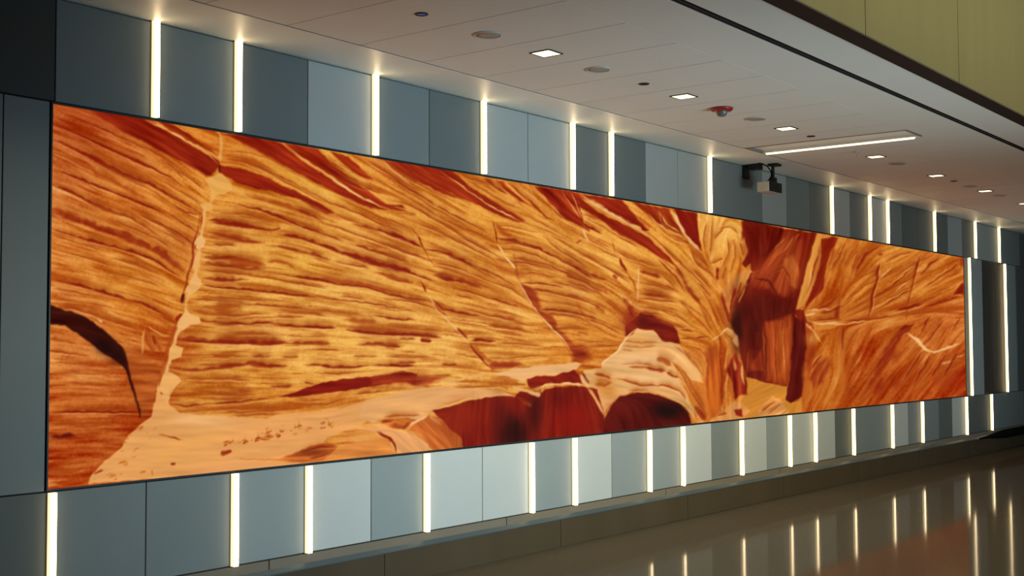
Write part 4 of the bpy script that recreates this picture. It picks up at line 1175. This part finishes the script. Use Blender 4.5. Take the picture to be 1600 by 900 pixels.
# ============ video wall ============
SX0, SX1 = 3.634, 18.452
scr = thing('video_wall', 'very long video wall showing a glowing orange sandstone canyon', 'screen', (SX0, 0, ZB))
cv = canyon(); H_, W_ = cv.shape[:2]
# columns are packed where the wall is nearest the visitor, so that detail stays even
gx = np.linspace(0, 1, 1500); xs = SX0 + (SX1-SX0)*(gx*.31/(1-.69*gx)); zs = np.linspace(ZB, ZT, 440)
XX_, ZZ_ = np.meshgrid(xs, zs); n_, m_ = XX_.shape
d_ = XX_*F_.x + (-CAM_Y)*F_.y + (ZZ_-CAM_Z)*F_.z
pu = 800 + CAM_F*(XX_*R_.x - CAM_Y*R_.y + (ZZ_-CAM_Z)*R_.z)/d_ - CX0
pv = 450 - CAM_F*(XX_*U_.x - CAM_Y*U_.y + (ZZ_-CAM_Z)*U_.z)/d_ - CY0
iu = np.clip(np.floor(pu).astype(int), 0, W_-2); iv = np.clip(np.floor(pv).astype(int), 0, H_-2)
fu = np.clip(pu-iu, 0, 1)[..., None]; fv = np.clip(pv-iv, 0, 1)[..., None]
col = cv[iv, iu]*(1-fu)*(1-fv)+cv[iv, iu+1]*fu*(1-fv)+cv[iv+1, iu]*(1-fu)*fv+cv[iv+1, iu+1]*fu*fv
lin = np.where(col <= .04045, col/12.92, ((col+.055)/1.055)**2.4)
me = bpy.data.meshes.new('display')
co = np.stack([XX_-SX0, np.full_like(XX_, -.004), ZZ_-ZB], -1).reshape(-1, 3).astype(np.float32)
a_ = np.arange(n_*m_).reshape(n_, m_)
q_ = np.stack([a_[:-1, :-1], a_[:-1, 1:], a_[1:, 1:], a_[1:, :-1]], -1).reshape(-1).astype(np.int32)
nf = len(q_)//4
me.vertices.add(len(co)); me.vertices.foreach_set('co', co.ravel())
me.loops.add(len(q_)); me.loops.foreach_set('vertex_index', q_)
me.polygons.add(nf); me.polygons.foreach_set('loop_start', np.arange(0, nf*4, 4, dtype=np.int32))
me.update(calc_edges=True)
at = me.color_attributes.new('picture', 'FLOAT_COLOR', 'POINT')
at.data.foreach_set('color', np.concatenate([lin.reshape(-1, 3), np.ones((n_*m_, 1))], 1).astype(np.float32).ravel())
md = bpy.data.materials.new('display picture'); md.use_nodes = True; nt = md.node_tree; b = nt.nodes['Principled BSDF']
va_ = nt.nodes.new('ShaderNodeAttribute'); va_.attribute_name = 'picture'
b.inputs['Base Color'].default_value = (.004, .004, .004, 1); b.inputs['Roughness'].default_value = .5; b.inputs['Specular IOR Level'].default_value = 0
nt.links.new(va_.outputs['Color'], b.inputs['Emission Color']); b.inputs['Emission Strength'].default_value = 1.0
md.cycles.emission_sampling = 'NONE'
me.materials.append(md)
dis = bpy.data.objects.new('display', me); C.objects.link(dis); dis.parent = scr
obj('cabinet', box_bm(-.006, SX1-SX0+.006, 0, .02, -.006, ZT-ZB+.006), M_BEZEL, scr)
bm = bmesh.new(); w = SX1-SX0; h = ZT-ZB; t = .009
for q in ((-t, w+t, -t, 0), (-t, w+t, h, h+t), (-t, 0, 0, h), (w, w+t, 0, h)): add_box(bm, q[0], q[1], -.010, .0, q[2], q[3])
obj('bezel', bm, M_BEZEL, scr)

# ============ vertical light strips ============
def strip_proto(name, h):
    t = thing(name, '', 'light strip', (0, 0, 0))
    obj('diffuser', box_bm(.001, .035, -.037, -.029, 0, h, .003, 2), M_STRIP, t)
    obj('side_lens', box_bm(0, .036, -.0295, -.003, 0, h, .001, 1), M_SIDE, t)
    obj('channel', box_bm(-.004, .054, -.0035, 0, 0, h), M_CHAN, t)
    return t
ORD = ['first', 'second', 'third', 'fourth', 'fifth', 'sixth', 'seventh', 'eighth', 'ninth', 'tenth', 'eleventh', 'twelfth', 'thirteenth', 'fourteenth', 'fifteenth', 'sixteenth']
def strips(xs, z0, z1, fmt, grp):
    p0 = None
    for i, x in enumerate(xs):
        l = fmt(i, len(xs)); loc = (x, 0, z0)
        if p0 is None: p0 = strip_proto('light_strip', z1-z0); p0.location = loc; p0['label'] = l; p0['group'] = grp; 
        else: copy_thing(p0, loc, l)
strips(UP_S, ZT+.018, ZC-.002, lambda i, n: 'glowing warm white vertical light strip above the video wall, %s along from the near end' % ORD[i], 'light strips above the video wall')
strips(LO_S, ZL+.001, ZB-.018, lambda i, n: 'glowing warm white vertical light strip below screen level, %s along from the near end' % ORD[i], 'light strips below the video wall')
strips(MI_S, ZB-.006, ZT+.008, lambda i, n: ['tall glowing light strip just beyond the far edge of the video wall', 'tall glowing light strip second beyond the far edge of the video wall'][i], 'tall light strips beyond the video wall')

# ============ ceiling fittings (all on one centre line) ============
YC = -1.296
def downlight():
    t = thing('recessed_downlight', '', 'ceiling light', (0, 0, 0), 'square downlights')
    bm = bmesh.new(); s, w = .078, .009
    for q in ((-s, s, -s, -s+w), (-s, s, s-w, s), (-s, -s+w, -s+w, s-w), (s-w, s, -s+w, s-w)): add_box(bm, q[0], q[1], q[2], q[3], -.006, 0)
    obj('trim_ring', bm, M_DARKMET, t)
    obj('lens', box_bm(-s+w, s-w, -s+w, s-w, -.004, 0), M_LIT, t)
    return t
dl = downlight(); DLX = [6.296, 8.039, 9.788, 11.814, 13.561, 15.295, 16.98]
for i, x in enumerate(DLX):
    l = 'lit square downlight in the white ceiling, %s from the near end' % ORD[i]
    if i == 0: dl.location = (x, YC, ZC); dl['label'] = l
    else: copy_thing(dl, (x, YC, ZC), l)
def speaker():
    t = thing('ceiling_speaker', '', 'speaker', (0, 0, 0), 'round ceiling speakers')
    obj('rim', lathe_bm([(.074, 0), (.090, 0), (.089, -.005), (.078, -.008), (.074, -.006), (.074, 0)]), M_WHITE, t, True)
    obj('grille', lathe_bm([(0, -.006), (.04, -.0055), (.074, -.004), (.074, 0), (0, 0)]), M_GRILLE, t, True)
    return t
sp = speaker()
for i, x in enumerate([5.702, 6.888, 9.212, 12.406, 14.717, 15.881]):
    l = 'flat round grey speaker grille in the ceiling, %s from the near end' % ORD[i]
    if i == 0: sp.location = (x, YC, ZC); sp['label'] = l
    else: copy_thing(sp, (x, YC, ZC), l)
def sensor(m):
    t = thing('ceiling_sensor', '', 'sensor', (0, 0, 0), 'small round ceiling sensors')
    obj('rim', lathe_bm([(.030, 0), (.038, 0), (.037, -.005), (.030, -.006), (.030, 0)], 24), M_DARKMET, t, True)
    obj('face', lathe_bm([(0, -.004), (.030, -.004), (.030, 0), (0, 0)], 24), m, t, True)
    return t
s1 = sensor(M_BLUE); s1.location = (5.111, YC, ZC); s1['label'] = 'small round sensor with a blue face set in the ceiling'
s2 = sensor(M_DARKMET); s2.location = (7.475, YC, ZC); s2['label'] = 'small dark round ceiling sensor between the round speaker and the second downlight'
copy_thing(s2, (10.294, YC, ZC), 'small dark round ceiling sensor beside the recessed linear lamp')
copy_thing(s2, (14.146, YC, ZC), 'small dark round ceiling sensor farthest along the row')
al = thing('fire_alarm', 'red round fire alarm strobe with a frosted lens on the ceiling', 'alarm', (8.632, YC, ZC))
obj('base', lathe_bm([(0, 0), (.088, 0), (.088, -.012), (.080, -.022), (.050, -.026), (0, -.026)], 40), M_RED, al, True)
obj('lens', lathe_bm([(.045, -.026), (.044, -.040), (.034, -.060), (.018, -.068), (0, -.070)], 32), M_CLEAR, al, True)
spk = thing('sprinkler_head', 'small grey sprinkler hanging beside the bright linear lamp', 'sprinkler', (11.402, -1.263, ZC))
obj('escutcheon', lathe_bm([(0, 0), (.035, 0), (.034, -.006), (.014, -.010), (0, -.010)], 24), M_WHITE, spk, True)
bm = bmesh.new(); lathe(bm, [(0, -.008), (.010, -.008), (.010, -.028), (.006, -.032), (.006, -.048), (.022, -.050), (.022, -.053), (0, -.053)], 16)
for s in (-1, 1): add_box(bm, s*.010-.002, s*.010+.002, -.003, .003, -.05, -.026)
obj('head', bm, M_ALU, spk)
# recessed linear lamp
ll = thing('linear_lamp', 'long glowing linear lamp set in a rectangular ceiling recess', 'ceiling light', ((TX0+TX1)/2, (TY0+TY1)/2, ZC))
a, c = (TX1-TX0)/2-.002, (TY1-TY0)/2-.004
bm = bmesh.new()
add_box(bm, -a, a, -c, c, .022, .076)
add_box(bm, a-.006, a, -c, c, -.002, .022)
obj('recess_tray', bm, M_SOFFIT, ll)
bm = bmesh.new()
add_box(bm, -a, -a+.014, -c, c, -.004, .022); add_box(bm, -a+.014, a-.006, c-.012, c, -.004, .022); add_box(bm, -a+.014, a-.006, -c, -c+.012, -.004, .022)
obj('recess_edge', bm, M_EDGE, ll)
obj('lamp_shield', box_bm(a-.046, a-.040, -c+.0125, c-.0125, -.006, .0215), M_SOFFIT, ll)  # added shield that keeps the tube's light off the tray
obj('tube', box_bm(a-.038, a-.007, -c+.06, c-.03, -.020, .020, .010, 3), mat('tube', (.9, .85, .7, 1), .4, emit=(1, .84, .55, 1), es=2.2), ll)

# ============ projector hung under the soffit ============
pj = thing('ceiling_projector', 'small pale projector with a black front hanging under the soffit', 'projector', (11.53, -.285, 3.19))
obj('body', box_bm(-.14, .13, -.060, .075, 0, .105, .008), M_PROJ, pj)
fr = obj('front_panel', box_bm(-.136, .135, -.072, -.0605, .002, .102, .004), M_DARKMET, pj)
bm = lathe_bm([(0, .012), (.018, .012), (.030, .006), (.032, 0)], 24)
bmesh.ops.transform(bm, matrix=Matrix.Translation((.06, -.072, .052)) @ Matrix.Rotation(math.radians(90), 4, 'X'), verts=bm.verts[:])
obj('lens', bm, M_BLACK, fr, True)
obj('yoke', box_bm(.045, .115, -.03, .03, .104, .165, .006), M_DARKMET, pj)
obj('stem', lathe_bm([(0, .16), (.017, .16), (.017, .292), (0, .292)], 16), M_DARKMET, pj).location = (.078, 0, 0)
obj('ceiling_plate', box_bm(.045, .155, -.06, .045, .283, .309, .004), M_DARKMET, pj)
obj('cable', tube_bm([(-.075, .085, .305), (-.03, .06, .30), (.02, .03, .275), (.045, .01, .235), (.045, 0, .195), (.02, 0, .15), (-.03, .01, .118), (-.05, .02, .10)], .006), M_RUBBER, pj, True)
bk = thing('junction_box', 'dark junction box on the soffit left of the projector', 'box', (11.535, -.105, ZC))
obj('case', box_bm(-.06, .06, -.075, .045, -.055, 0, .004), M_DARKMET, bk)
obj('back_plate', box_bm(-.055, .05, .070, .104, -.14, -.004, .003), M_DARKMET, bk)

# ============ black tapering form running along the base at the far end ============
bm = bmesh.new(); N = 24; secs = []
for i in range(N+1):
    s = i/N; x = 18.9+(30-18.9)*s; k = min(1, (x-18.9)/1.5); k = k*k*(3-2*k)
    hh = .02+.12*k; cz = .235; dd = .012+.030*k
    secs.append([bm.verts.new((x-18.9, y, z-.2)) for y, z in ((-.0345, cz-hh*.5), (-.0345-dd, cz-hh*.42), (-.0345-dd*1.2, cz), (-.0345-dd, cz+hh*.42), (-.0345, cz+hh*.5))])
for p, q in zip(secs, secs[1:]):
    for i in range(5): bm.faces.new((p[i], p[(i+1) % 5], q[(i+1) % 5], q[i]))
bm.faces.new(secs[0][::-1]); bm.faces.new(secs[-1]); bmesh.ops.recalc_face_normals(bm, faces=bm.faces[:])
o = obj('base_form', bm, M_RUBBER, None, True); o.location = (18.9, 0, .2)
tag(o, 'long black tapering form along the stone base at its far end', 'cover')
